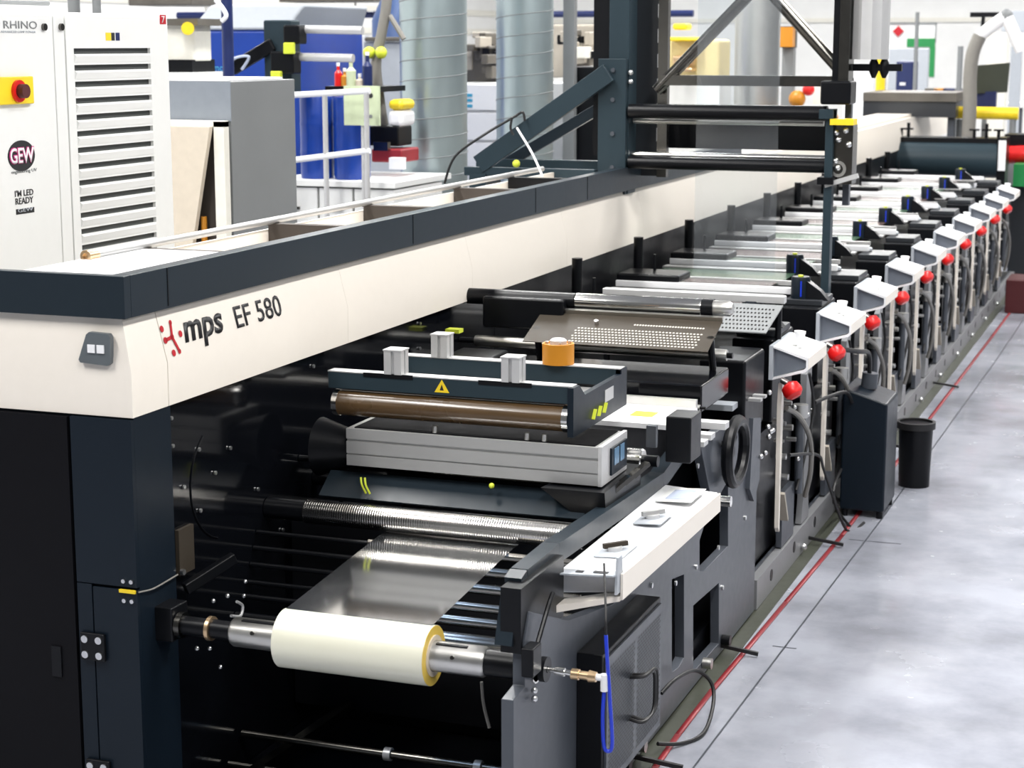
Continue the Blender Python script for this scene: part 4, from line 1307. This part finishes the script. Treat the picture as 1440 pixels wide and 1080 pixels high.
G().cyl((GX + .012, c.y, c.z), (GX + .02, c.y, c.z), .030, 20).build('switch_collar', 'red', sw)
G().cyl((GX + .02, c.y, c.z), (GX + .04, c.y, c.z), .019, 20).build('switch_knob', 'maroon', sw)
for px, py in ((61, 38), (85, 38)):
    c = gy(px, py)
    G().cyl((GX, c.y, c.z), (GX + .008, c.y, c.z), .010, 12).build('lock', 'dsteel', gw)
for px0, px1, m in ((149, 156, 'yellow'), (157, 161, 'ink'), (163, 168, 'navyb')):
    a = gy(px0, 57); b = gy(px1, 46)
    G().box(GX, GX + .001, a.y, b.y, a.z, b.z).build('hazard_sticker', m, gw)
a = gy(225, 34); b = gy(233, 21)
rs = G().box(GX, GX + .001, a.y, b.y, a.z, b.z).build('red_sticker', 'redink', gw)
text('sticker_digit', '7', 'white', gw, gy(227, 32), (0, 1, 0), (0, 0, 1), .018, .02, ext=.0016)
# things on the cabinet roof, right at the frame top
G().cyl((-2.05, 4.1, 2.12), (-2.05, 5.0, 2.12), .008, 10).build('roof_rail', 'boxgrey', label='thin grey rail along the roof of the white cabinet', cat='rail')
G().cyl((-1.95, 4.5, 2.085), (-1.95, 4.5, 2.7), .025, 14).build('roof_pipe', 'navyb', label='dark blue pipe rising from the white cabinet roof', cat='pipe')
for i, (px) in enumerate((104, 136)):
    p = P(px, 10, Y=5.3)
    G().cyl((p.x, 5.3, 1.2), (p.x, 5.3, 3.0), .02 if i == 0 else .014, 12).build('pipe', 'boxgrey', label='thin grey vertical pipe behind the white cabinet, %s one' % ('left', 'right')[i], cat='pipe')

# ------------------------------------------------------------------ grey duct box and cream stand
t = thing('grey_duct_box', 'large matt grey metal box behind the beam beside the white cabinet', 'duct box', (-2.5, 6.7, 0))
L = P(200, 112, Y=6.45).x
Rr = P(322, 115, Y=6.42).x
x2 = -2.2
G().box(L, x2, 6.42, 6.97, 0.9, 1.852).build('box_body', 'boxgrey', t, bevel=.004)
G().box(L, x2 + .003, 6.414, 6.4195, 1.70, 1.852).build('front_skin', 'frontg', t)
G().box(L, x2 - .02, 6.43, 6.9, 1.853, 1.862).build('white_sheet', 'white', t)
t2 = thing('cream_stand', 'cream boxed stand with a slanted side board under the grey box', 'stand', (-2.5, 6.35, 0))
G().box(x2 - .045, x2, 6.36, 6.40, 0.0, 1.70).build('post', 'wallstrip', t2)
G().box(L, x2, 6.36, 6.40, 1.68, 1.703).build('top_rail', 'wallstrip', t2)
a = P(238, 330, Y=6.33)
G().plate('Y', 6.33, 6.355, [(L, .0), (-2.52, .0), (-2.36, 1.1), (-2.245, 1.68), (L, 1.68)]).build('slanted_board', 'tan', t2)
G().box(L, x2 - .05, 6.402, 6.412, 0, 1.68).build('dark_backing', 'brownb', t2)
G().cyl((-2.31, 6.38, 0), (-2.31, 6.38, 1.33), .012, 10).build('orange_rod', 'orange', t2)
G().box(-2.2 - .6, -2.2, 6.45, 6.97, 0, .9).build('lower_cabinet', 'boxgrey', t)

# ------------------------------------------------------------------ blue machine and pipes behind
def bgbox(name, px, m, Y, dy, label, cat, z0=None, bevel=.01, parent=None):
    x0, x1, y0, y1, a, b = pbox(*px, Y, dy)
    if z0 is not None: a = z0
    g = G().box(x0, x1, y0, y1, a, b)
    if parent: return g.build(name, m, parent, bevel=bevel)
    return g.build(name, m, bevel=bevel, label=label, cat=cat)


YM = 11.0
t = thing('blue_tank', 'bright blue process tank with rounded lid behind the grey box', 'tank', (-5, YM, 0))
x0, x1, y0, y1, z0, z1 = pbox(270, 42, 402, 140, YM, 1.2)
G().box(x0, x1, YM, YM + 1.2, 0, z1).build('tank_body', 'blue', t, bevel=.02)
G().hexa([(x0, YM - .02, z1), (x1, YM - .02, z1), (x1, YM + 1.2, z1), (x0, YM + 1.2, z1)], [(x0 + .1, YM + .1, z1 + .17), (x1 + .1, YM + .1, z1 + .17), (x1 + .1, YM + 1.1, z1 + .17), (x0 + .1, YM + 1.1, z1 + .17)]).build('lid', 'boxlight', t, bevel=.03)
c = P(283, 90, Y=YM - .01)
G().cyl(c, c + Vector((0, -.006, 0)), .032, 20).build('green_dot', 'green', t)
text('tank_letters', 'lumo', 'cyan', t, P(292, 100, Y=YM - .003), (1, 0, 0), (0, 0, 1), .12, .045)
t = thing('blue_vessel', 'hazy blue vessel with domed top behind the dark valve head', 'vessel', (-4, YM + .4, 0))
x0, x1, y0, y1, z0, z1 = pbox(408, 12, 470, 135, YM + .5, 1)
G().rev(((x0 + x1) / 2, YM + 1.9, 0), ((x0 + x1) / 2, YM + 1.9, z1 + .1), [(0, (x1 - x0) / 2), (.93, (x1 - x0) / 2), (.97, (x1 - x0) / 2.6), (1, .1)], 28).build('vessel_body', 'skyb', t)
YV = 9.0
t = thing('valve_head', 'dark valve head with two yellow caps and two white arms', 'valve head', (-3.6, YV, 1.9))
G().box(*pbox(372, 28, 408, 130, YV, .12)).build('back_plate', 'slate2', t, bevel=.01)
for q in ((398, 35, 420, 62), (380, 72, 412, 104)):
    G().box(*pbox(*q, YV - .09, .1)).build('clamp', 'black', t, bevel=.01)
for q in ((398, 60, 412, 76), (380, 100, 394, 112)):
    G().box(*pbox(*q, YV - .12, .03)).build('yellow_cap', 'lime', t, bevel=.006)
for (py, px1) in ((41, 510), (80, 497)):
    a = P(415, py, Y=YV); b = P(px1, py + 2, Y=YV)
    G().cyl(a, b, .022, 16).build('white_arm', 'alub', t)
a = P(325, 98, Y=YV - .05); b = P(385, 62, Y=YV)
G().bar(a, b, .05, .07).build('black_arm', 'black', t, bevel=.01)
G().tube([P(322, 96, Y=YV - .1), P(330, 82, Y=YV - .1), P(350, 80, Y=YV - .1), P(340, 98, Y=YV - .1)], .008, 6).build('lilac_loop', 'screen', t)
a = P(372, 130, Y=YV)
G().box(a.x, a.x + .05, YV + .02, YV + .08, 0, P(380, 40, Y=YV).z).build('stand_post', 'black', t)
# blue pipes
t = thing('blue_pipe', 'thin navy pipe running level along the far white wall', 'pipe', (-8, 18, 2.3))
zp = P(400, 21, Y=17).z
G().cyl((P(250, 21, Y=17).x, 17, zp), (P(527, 21, Y=17).x, 17, zp), .035, 12).build('pipe', 'navyb', t)
for px in (290, 500):
    G().cyl((P(px, 21, Y=17).x, 17, zp), (P(px, 21, Y=17).x, 17, 5.4), .012, 8).build('hanger', 'steel2', t)
t = thing('blue_pipe', 'thin navy pipe section seen between duct and gantry column', 'pipe', (-8, 18, 2.3))
G().cyl((P(778, 20, Y=19).x, 19, P(778, 20, Y=19).z), (P(975, 20, Y=19).x, 19, P(778, 20, Y=19).z), .035, 12).build('pipe', 'navyb', t)
G().cyl((P(850, 20, Y=19).x, 19, P(778, 20, Y=19).z), (P(850, 20, Y=19).x, 19, 5.4), .012, 8).build('hanger', 'steel2', t)
p = P(320, 50, Y=8.5)
G().cyl((p.x, 8.5, 0), (p.x, 8.5, 3.5), .03, 14).build('blue_post', 'navyb', label='navy blue vertical post in front of the blue tank', cat='post')
G().tube([P(303, 0, Y=8.4), P(312, 10, Y=8.4), P(318, 22, Y=8.4), P(312, 30, Y=8.4)], .012, 8).build('white_bent_tube', 'white', label='short bent white tube in front of the navy post', cat='tube')
# cream device left of tank
t = thing('cream_device', 'cream motor device with yellow knob right of the white cabinet', 'device', (-4, 9, 1.5))
G().box(*pbox(225, 30, 272, 88, 9.0, .2)).build('device_body', 'wallstrip', t, bevel=.02)
G().cyl(P(264, 40, Y=8.97), P(264, 40, Y=8.9), .035, 16).build('yellow_knob', 'yellow', t)
G().box(*pbox(225, 26, 278, 36, 8.95, .3)).build('device_top', 'machine', t)
G().box(*pbox(225, 84, 270, 102, 8.98, .25)).build('device_foot', 'black', t)
x0, x1, y0, y1, z0, z1 = pbox(222, 102, 272, 110, 8.9, .4)
G().box(x0, x1, y0, y1, 0, z1).build('device_table', 'offwhite', label='pale table under the cream motor device', cat='table')
bgbox('wall_duct', (180, -25, 268, 8), 'machine', 14, .5, 'dark duct crossing high above the cream device', 'duct')
bgbox('wall_duct', (392, -25, 524, 3), 'machine', 16.5, .5, 'dark duct crossing high above the blue vessel', 'duct')

# drums on a pallet bench behind a railing
YD = 9.2
for i, (a, b) in enumerate(((414, 457), (460, 508))):
    pa, pb = P(a, 200, Y=YD), P(b, 200, Y=YD)
    zt_, zb_ = P(440, 136, Y=YD).z, P(440, 252, Y=YD).z
    r = (pb.x - pa.x) / 2 * .98
    cx = (pa.x + pb.x) / 2
    t = thing('blue_drum', '%s glossy blue plastic drum behind the white railing' % ('left' if i == 0 else 'right'), 'drum', (cx, YD + r, zb_), 'blue drums behind the railing')
    h = zt_ - zb_
    G().rev((cx, YD + r, zb_), (cx, YD + r, zt_), [(0, r * .96), (.04, r), (.30, r), (.32, r * 1.03), (.35, r), (.64, r), (.66, r * 1.03), (.69, r), (.96, r), (1, r * .95)], 32).build('drum_body', 'blue', t)
    G().cyl((cx + r * .5, YD + r, zt_), (cx + r * .5, YD + r, zt_ + .02), .03, 12).build('bung', 'navyb', t)
zb_ = P(440, 252, Y=YD).z
t = thing('drum_bench', 'white metal bench with drawers under the blue drums', 'bench', (-3.3, YD + .3, 0))
G().box(P(386, 250, Y=YD).x, P(566, 250, Y=YD).x, YD - .1, YD + .7, zb_ - .03, zb_).build('bench_top', 'offwhite', t)
xs = [P(v, 250, Y=YD).x for v in (387, 456, 505, 564)]
for a, b in zip(xs[:-1], xs[1:]):
    d = G().box(a + .006, b - .006, YD - .08, YD + .6, .06, zb_ - .04).build('drawer_unit', 'offwhite', t, bevel=.005)
    G().box((a + b) / 2 - .04, (a + b) / 2 + .04, YD - .095, YD - .08, zb_ - .16, zb_ - .145).build('handle', 'dsteel', d)
YRl = 8.9
t = thing('white_railing', 'white tubular railing in front of the blue drums', 'railing', (-3.2, YRl, 0))
for (pa, pb) in (((405, 134), (520, 128)), ((405, 226), (520, 212))):
    G().cyl(P(*pa, Y=YRl), P(*pb, Y=YRl), .016, 12).build('rail', 'white', t)
for px in (458, 516):
    p = P(px, 200, Y=YRl)
    G().cyl((p.x, YRl, 0), (p.x, YRl, P(px, 130, Y=YRl).z), .014, 12).build('railing_post', 'alub', t)
x0, x1, y0, y1, z0, z1 = pbox(484, 121, 533, 176, 9.05, .01)
t = thing('notice_card', 'pale green notice card at the end of the white railing', 'card', (x0, 9.05, z0))
G().box(x0, x1, 9.05, 9.065, z0, z1).build('card', 'palegreen', t)
G().cyl((x1 - .05, 9.05, z1 - .05), (x1 - .05, 9.045, z1 - .05), .014, 12).build('card_hole', 'ink', t)
G().cyl((x1 - .05, 9.05, z1 - .16), (x1 - .05, 9.045, z1 - .16), .010, 12).build('card_hole', 'boxgrey', t)
G().cyl((x0 + .1, 9.075, 0), (x0 + .1, 9.075, z1), .012, 10).build('card_stake', 'alub', t)
# small bottles and tools on the shelf behind the card
ysh = 9.6
zsh = P(500, 121, Y=ysh).z
G().box(P(468, 121, Y=ysh).x, P(545, 121, Y=ysh).x, ysh - .1, ysh + .25, zsh - .03, zsh).build('bottle_shelf', 'black', label='dark shelf holding coloured bottles above the drums', cat='shelf')
G().box(P(470, 121, Y=ysh).x, P(474, 121, Y=ysh).x, ysh, ysh + .02, 0, zsh - .03).build('shelf_post', 'black', label='thin black post under bottle shelf', cat='post')
for px, m, h, r, l in ((476, 'red', .11, .022, 'red and white spray bottle on the dark shelf'), (485, 'orange', .08, .022, 'orange bottle on the dark shelf'), (494, 'palegreen', .13, .028, 'pale green bottle on the dark shelf'), (506, 'tan', .05, .024, 'low pink jar on the dark shelf'), (517, 'navyb', .17, .028, 'tall navy bottle at the right end of the dark shelf')):
    p = P(px, 121, Y=ysh)
    t = thing('bottle', l, 'bottle', (p.x, ysh, zsh), 'bottles on the dark shelf')
    G().rev((p.x, ysh, zsh), (p.x, ysh, zsh + h), [(0, r), (.65, r), (.8, r * .4), (1, r * .4)], 16).build('bottle_body', m, t)
    G().cyl((p.x, ysh, zsh + h), (p.x, ysh, zsh + h + .02), r * .45, 10).build('cap', 'yellow' if m == 'palegreen' else 'white', t)
# clutter on the bench right of drums
t = thing('tool_case', 'black case with red boxes on the bench right of the drums', 'case', (-3, 9.5, 1))
G().box(*pbox(518, 178, 560, 205, 9.6, .2)).build('case_body', 'black', t, bevel=.01)
G().box(*pbox(522, 210, 565, 228, 9.55, .25)).build('red_box', 'redtape', t, bevel=.01)
G().box(*pbox(525, 200, 545, 212, 9.5, .04)).build('case_latch', 'dsteel', t)
G().box(*pbox(547, 222, 566, 238, 9.45, .05)).build('white_pack', 'white', t)
x0, x1, y0, y1, z0, z1 = pbox(544, 140, 566, 155, 9.6, .2)
t = thing('yellow_helmet', 'yellow container resting on white pack behind the left duct', 'container', (x0, 9.6, z0))
G().box(x0, x1, y0, y1, z0, z1).build('container_body', 'yellow', t, bevel=.03)
G().box(*pbox(544, 155, 566, 178, 9.6, .2)).build('white_sack', 'white', t, bevel=.03)
# fume hose
t = thing('fume_hose', 'grey flexible fume hose with yellow clamp left of the left duct', 'hose', (-3, 10, 1.5))
YH = 9.8
G().tube([P(545, -30, Y=YH), P(543, 10, Y=YH), P(536, 50, Y=YH), P(529, 90, Y=YH), P(534, 140, Y=YH), P(540, 180, Y=YH)], .030, 12).build('hose', 'greyhose', t)
G().tube([P(548, 22, Y=YH), P(558, 38, Y=YH), P(568, 55, Y=YH)], .016, 8).build('side_branch', 'greyhose', t)
for px in (519, 536):
    G().sphere(P(px, 74, Y=YH - .05), .035).build('yellow_clamp', 'lime', t)
bgbox('white_locker', (512, 58, 566, 150), 'boxlight', 11.5, .5, 'pale grey locker behind the flexible fume hose', 'locker', z0=0)
bgbox('white_paper_board', (468, 50, 515, 110), 'offwhite', 12.8, .05, 'white board with faint print behind the white arms', 'board', z0=0)
bgbox('dark_wall_rail', (512, 52, 566, 58), 'machine', 11.45, .06, 'dark rail along the top of the pale locker', 'rail')

# spiral ducts
def duct(px, hw, Y, label):
    c = P(px, 150, Y=Y)
    r = (P(px + hw, 150, Y=Y).x - P(px - hw, 150, Y=Y).x) / 2 * .965
    t = thing('spiral_duct', label, 'duct', (c.x, Y, 0), 'vertical spiral ducts')
    G().cyl((c.x, Y, 0), (c.x, Y, 5.4), r, 48).build('duct_pipe', 'duct', t)
    # rising spiral seams, one ring per turn
    pitch = 27 / 2600 * (Y / math.cos(YAW)) * 1.02
    k = 0
    z = .9
    while z < 2.6:
        pts = []
        for a in range(37):
            q = 2 * math.pi * a / 36
            pts.append((c.x + (r + .001) * math.cos(q), Y + (r + .001) * math.sin(q), z + pitch * a / 36))
        G().tube(pts, .003, 6, smooth=False).build('seam_turn', 'boxgrey', t)
        z += pitch
    return t


duct(610, 45, 10.2, 'left thick vertical galvanised spiral duct with ring seams')
duct(738, 39, 11.6, 'right galvanised spiral duct nearer to the slate gantry column')

# cabinet and machines between and right of ducts
x0, x1, y0, y1, z0, z1 = pbox(640, 117, 720, 245, 13.0, .6)
t = thing('white_workbench', 'white drawer cabinet with blue marks seen between the two ducts', 'cabinet', ((x0 + x1) / 2, 13, 0))
G().box(x0, x1 + .6, 13.0, 13.6, 0, z1).build('body', 'offwhite', t)
for py0, py1 in ((118, 156), (158, 198), (200, 240)):
    a0, a1, _, _, c0, c1 = pbox(642, py0, 718, py1, 12.97, .03)
    G().box(a0, a1, 12.97, 13.0, c0 + .008, c1 - .008).build('drawer', 'white', t, bevel=.004)
for py in (132, 139, 147):
    a0, a1, _, _, c0, c1 = pbox(653, py, 664, py + 4, 12.965, .004)
    G().box(a0, a1, 12.964, 12.97, c0, c1).build('blue_mark', 'cyan', t)
t = thing('old_machine', 'dark cluttered machine standing on the white drawer cabinet', 'machine', ((x0 + x1) / 2, 13.2, z1))
for k in range(16):
    px = random.uniform(655, 700); py = random.uniform(35, 100); w = random.uniform(6, 16); h = random.uniform(8, 18)
    G().box(*pbox(px - w / 2, py, px + w / 2, min(116, py + h), 13.2 + random.uniform(-.15, .2), .25)).build('machine_part', random.choice(['machine', 'machine', 'machinel', 'black']), t, bevel=.01)
G().box(*pbox(652, 62, 708, 116.5, 13.35, .2)).build('machine_body', 'machine', t, bevel=.02)
t = thing('old_machine', 'pale and dark machine between the right duct and the gantry column', 'machine', (-3.5, 14.2, 0))
G().box(*pbox(776, 34, 845, 110, 14.6, .3)).build('machine_body', 'machinel', t, bevel=.02)
for k in range(14):
    px = random.uniform(778, 835); py = random.uniform(35, 95); w = random.uniform(8, 18); h = random.uniform(8, 20)
    G().box(*pbox(px - w / 2, py, px + w / 2, min(110, py + h), 14.3 + random.uniform(-.15, .2), .15)).build('machine_part', random.choice(['machine', 'machinel', 'black', 'wallstrip']), t, bevel=.01)
x0, x1, y0, y1, z0, z1 = pbox(776, 110, 800, 230, 14.2, .5)
G().box(x0, x1 + .5, y0, y1 + .2, 0, z1).build('white_plinth', 'offwhite', label='white plinth under the pale machine right of the ducts', cat='plinth')
bgbox('dark_rack', (797, 94, 845, 215), 'black', 12.2, .6, 'black rack left of the gantry column under the diagonal braces', 'rack', z0=0)
p = P(803, 50, Y=12.15)
G().box(p.x - .04, p.x + .04, 12.1, 12.16, 0, 3.4).build('grey_post', 'boxgrey', label='grey post rising beside the right duct', cat='post')

# right background
YK = 15
t = thing('yellow_machine', 'yellow and cream machine seen through the gantry truss', 'machine', (-2.4, YK, 0))
G().box(*pbox(938, 55, 1012, 118, YK, .4)).build('machine_body', 'paleyellow', t, bevel=.03)
G().box(*pbox(945, 33, 965, 42, YK - .1, .2)).build('yellow_arm', 'yellow', t, bevel=.02)
G().box(*pbox(938, 52, 985, 58, YK - .15, .2)).build('yellow_arm', 'yellow', t, bevel=.02)
G().box(*pbox(957, 95, 973, 101, YK - .15, .2)).build('yellow_arm', 'brass', t, bevel=.02)
G().box(*pbox(945, 78, 975, 92, YK - .12, .1)).build('brass_part', 'brass', t, bevel=.02)
a = pbox(938, 118, 1012, 125, YK, .4)
G().box(a[0], a[1], a[2], a[3], 0, a[5]).build('machine_plinth', 'offwhite', t)
c = P(1065, 60, Y=14)
G().cyl((c.x, 14, 0), (c.x, 14, 3.6), (P(1097, 60, Y=14).x - P(1035, 60, Y=14).x) / 2, 36).build('steel_silo', 'steel2', label='broad satin steel silo behind the gantry truss', cat='silo')
t = thing('orange_control', 'orange box with black edge on a grey stand behind the truss', 'control box', (-1, 15, 1.5))
G().box(*pbox(1096, 38, 1115, 66, 15.2, .1)).build('orange_box', 'orange', t)
G().box(*pbox(1096, 37, 1118, 67, 15.3, .1)).build('black_edge', 'black', t)
a = pbox(1098, 67, 1116, 145, 15.3, .1)
G().box(a[0], a[1], a[2], a[3], 0, a[5]).build('grey_stand', 'boxgrey', t)
t = thing('red_cap_bottle', 'orange ball and red cap on the beam behind truss', 'bottle', (-1.2, 15, 1.4))
G().sphere(P(1121, 139, Y=15), .07).build('orange_ball', 'orange', t)
G().sphere(P(1137, 126, Y=15), .05).build('red_cap', 'red', t)
G().box(*pbox(1143, 120, 1163, 147, 15.2, .1)).build('cream_block', 'wallstrip', t)

YW = 26
x0, x1, y0, y1, z0, z1 = pbox(1228, 33, 1317, 110, YW, .05)
t = thing('green_notice_board', 'white notice board with green corner strip and red diamond on far wall', 'board', ((x0 + x1) / 2, YW, z0))
G().box(x0, x1, YW, YW + .04, z0, z1).build('board', 'offwhite', t)
for px in ((1228, 32, 1318, 34), (1314.5, 33, 1317, 60)):
    G().box(*pbox(*px, YW - .02, .02)).build('grey_edge', 'boxgrey', t)
G().box(*pbox(1275, 54, 1315, 66, YW - .03, .03)).build('green_strip', 'green', t)
G().box(*pbox(1306, 66, 1315, 108, YW - .03, .03)).build('green_strip', 'green', t)
c = P(1263, 44, Y=YW - .03)
d = .075
G().plate('Y', YW - .03, YW - .002, [(c.x - d, c.z), (c.x, c.z - d), (c.x + d, c.z), (c.x, c.z + d)]).build('red_diamond', 'redink', t)
G().box(x0 + .1, x0 + .16, YW + .04, YW + .1, 0, z1).build('board_leg', 'boxgrey', t)
G().box(x1 - .2, x1 - .14, YW + .04, YW + .1, 0, z1).build('board_leg', 'boxgrey', t)
bgbox('grey_screen_board', (1248, 68, 1306, 135), 'boxlight', 24, .1, 'pale grey board behind the dark blue box', 'board', z0=0)
t = thing('navy_box', 'dark navy box standing on the far end of the line', 'box', (0, 22, 0))
a = pbox(1259, 86, 1285, 131, 22, .4)
G().box(a[0], a[1], a[2], a[3], 0, a[5]).build('box_body', 'navyb', t, bevel=.02)
G().box(*pbox(1265, 116, 1273, 120, 21.98, .02)).build('white_mark', 'white', t)
p = P(1289, 50, Y=21)
G().cyl((p.x, 21, 0), (p.x, 21, P(1289, 17, Y=21).z), .022, 12).build('grey_pole', 'boxgrey', label='thin grey pole right beside the navy box', cat='pole')
t = thing('yellow_pipe', 'yellow bent pipe rising right of the filter cylinder', 'pipe', (0, 18, 0))
G().tube([(P(1238, 130, Y=18.2).x, 18.2, .0), P(1238, 120, Y=18.2), P(1238, 62, Y=18.2), P(1235, 54, Y=18.2), P(1224, 52, Y=18.2)], .045, 12, sub=4).build('pipe', 'yellow', t)
bgbox('white_cover', (1186, 97, 1228, 132), 'white', 20, .3, 'bright white cover behind the gantry manifold', 'cover', z0=0)
p = P(1351, 65, Y=21)
G().cyl((p.x, 21, 0), (p.x, 21, p.z), .03, 12).build('grey_post', 'boxgrey', label='short grey post right of the green notice board', cat='post')
# conveyor and roll behind the beam
x0, x1, y0, y1, z0, z1 = pbox(1225, 131, 1345, 142, 17.0, .5)
x0 = -1.55 if x0 > -1.9 else x0
t = thing('rear_conveyor', 'brown grey conveyor deck behind the far part of the beam', 'conveyor', ((x0 + x1) / 2, 17, 0))
G().box(x0, x1, 17.0, 17.9, z0, z1).build('deck', 'machine', t)
G().box(x0, x1, 17.02, 17.9, z0 - .14, z0 - .002).build('under_frame', 'grey2', t)
for xx in (x0 + .05, x1 - .05):
    G().box(xx - .03, xx + .03, 17.1, 17.2, 0, z0).build('leg', 'grey', t)
a = P(1212, 165, Y=12.5); b = P(1262, 152, Y=13.0)
G().cyl((-1.34, 12.6, 1.421), (-1.34, 14.4, 1.421), .05, 20).build('orange_roll', 'orange', label='orange roll lying behind the far part of the cream beam', cat='roll')
p = P(1340, 158, Y=17.25)
G().cyl(p, P(1432, 160, Y=17.25), .055, 16).build('yellow_duct', 'yellow', label='level yellow pipe at upper right of the picture', cat='pipe')
for px in (1350, 1425):
    q = P(px, 160, Y=17.25)
    G().cyl((q.x, 17.25, 0), (q.x, 17.25, q.z - .05), .03, 10).build('pipe_support', 'boxgrey', label='%s grey support under the level yellow pipe' % ('left' if px < 1400 else 'right'), cat='support')
# extraction arm
t = thing('extraction_arm', 'white jointed extraction arm with grey hose at upper right', 'extraction arm', (1, 18, 0))
YE = 17
a = P(1415, 22, Y=YE)
G().cyl(P(1378, 50, Y=YE), a, .055, 16).build('white_arm', 'white', t)
G().cyl(a, P(1437, 72, Y=YE), .055, 16).build('white_arm', 'white', t)
G().sphere(a, .06).build('joint', 'boxgrey', t)
G().tube([P(1378, 50, Y=YE), P(1368, 75, Y=YE), P(1364, 110, Y=YE), P(1364, 150, Y=YE), P(1362, 185, Y=YE), (P(1362, 185, Y=YE).x, YE, 0.9)], .06, 12).build('hose', 'greyhose', t)
G().cyl((P(1362, 185, Y=YE).x, YE, 0), (P(1362, 185, Y=YE).x, YE, .9), .07, 12).build('hose_base', 'boxgrey', t)
G().box(*pbox(1364, 17, 1406, 24, YE + .1, .1)).build('black_bracket', 'black', t)
G().bar(P(1383, 24, Y=YE + .1), P(1381, 44, Y=YE + .1), .03, .03).build('black_hook', 'black', t)
a = pbox(1386, 45, 1416, 90, 19, .3)
G().box(a[0], a[1], a[2], a[3], 0, a[5]).build('cream_column', 'wallstrip', label='cream column behind the dark screen at upper right', cat='column')
t = thing('monitor', 'dark monitor panel on an arm at upper right', 'monitor', (1, 16, 1.6))
m0 = [P(1372, 92, Y=17.5), P(1420, 88, Y=17.8), P(1416, 130, Y=17.8), P(1370, 132, Y=17.5)]
G().hexa(m0, [v + Vector((0, .05, 0)) for v in m0]).build('monitor_panel', 'olive', t, bevel=.005)
p = P(1385, 132, Y=17.6)
G().box(p.x - .10, p.x + .10, 17.6, 17.7, p.z - .16, p.z + .02).build('monitor_mount', 'navyb', t)
G().box(p.x - .02, p.x + .02, 17.62, 17.68, 0, p.z - .15).build('monitor_post', 'boxgrey', t)
bgbox('blue_poster', (1418, 65, 1438, 145), 'boxlight', 22, .02, 'pale blue patterned sheet at the right edge of the picture', 'poster', z0=0)
bgbox('grey_far_unit', (1408, 15, 1475, 45), 'boxlight', 25, .3, 'pale grey unit at the upper right corner by the wall', 'unit', z0=None)
# right edge machines
t = thing('red_machine', 'red and salmon roller machine at the right edge of the picture', 'machine', (.4, 16, 0))
a = P(1414, 218, Y=16.5)
G().cyl(P(1412, 218, Y=16.5), P(1480, 216, Y=16.5), .075, 20).build('red_roller', 'red', t)
G().box(*pbox(1412, 190, 1475, 206, 16.6, .3)).build('black_top', 'black', t)
G().box(*pbox(1424, 232, 1475, 262, 16.2, .3)).build('green_panel', 'green', t)
a = pbox(1412, 262, 1475, 300, 16.4, .3)
G().box(a[0] + .05, a[1], a[2], a[3], 0, a[5]).build('lower_body', 'grey2', t)
bgbox('maroon_box', (1412, 395, 1460, 445), 'maroon', 14.2, .4, 'dark maroon box on floor at right edge beside the last stations', 'box', z0=0)
for i, (px, w) in enumerate(((1000 + 410, 8),)):
    pass
# far clutter rows behind the last station
t = thing('far_table', 'pale table with small parts behind the far end of the press', 'table', (0, 21, 0))
a = pbox(1300, 133, 1440, 150, 23, .8)
G().box(a[0], a[1], a[2], a[3], a[4], a[4] + .05).build('table_top', 'offwhite', t)
for xx in (a[0] + .05, a[1] - .05):
    G().box(xx - .03, xx + .03, 23.1, 23.2, 0, a[4]).build('leg', 'grey', t)
for px, m in ((1322, 'orange'), (1335, 'navyb'), (1350, 'boxgrey'), (1398, 'black'), (1310, 'machine')):
    q = P(px, 150, Y=23.2)
    G().box(q.x - .08, q.x + .08, 23.1, 23.3, a[4] + .05, a[4] + .22).build('tool_box', m, label='small %s box on the far pale table' % {'orange': 'orange', 'navyb': 'navy', 'boxgrey': 'grey', 'black': 'black', 'machine': 'brown'}[m], cat='box', bevel=.01)
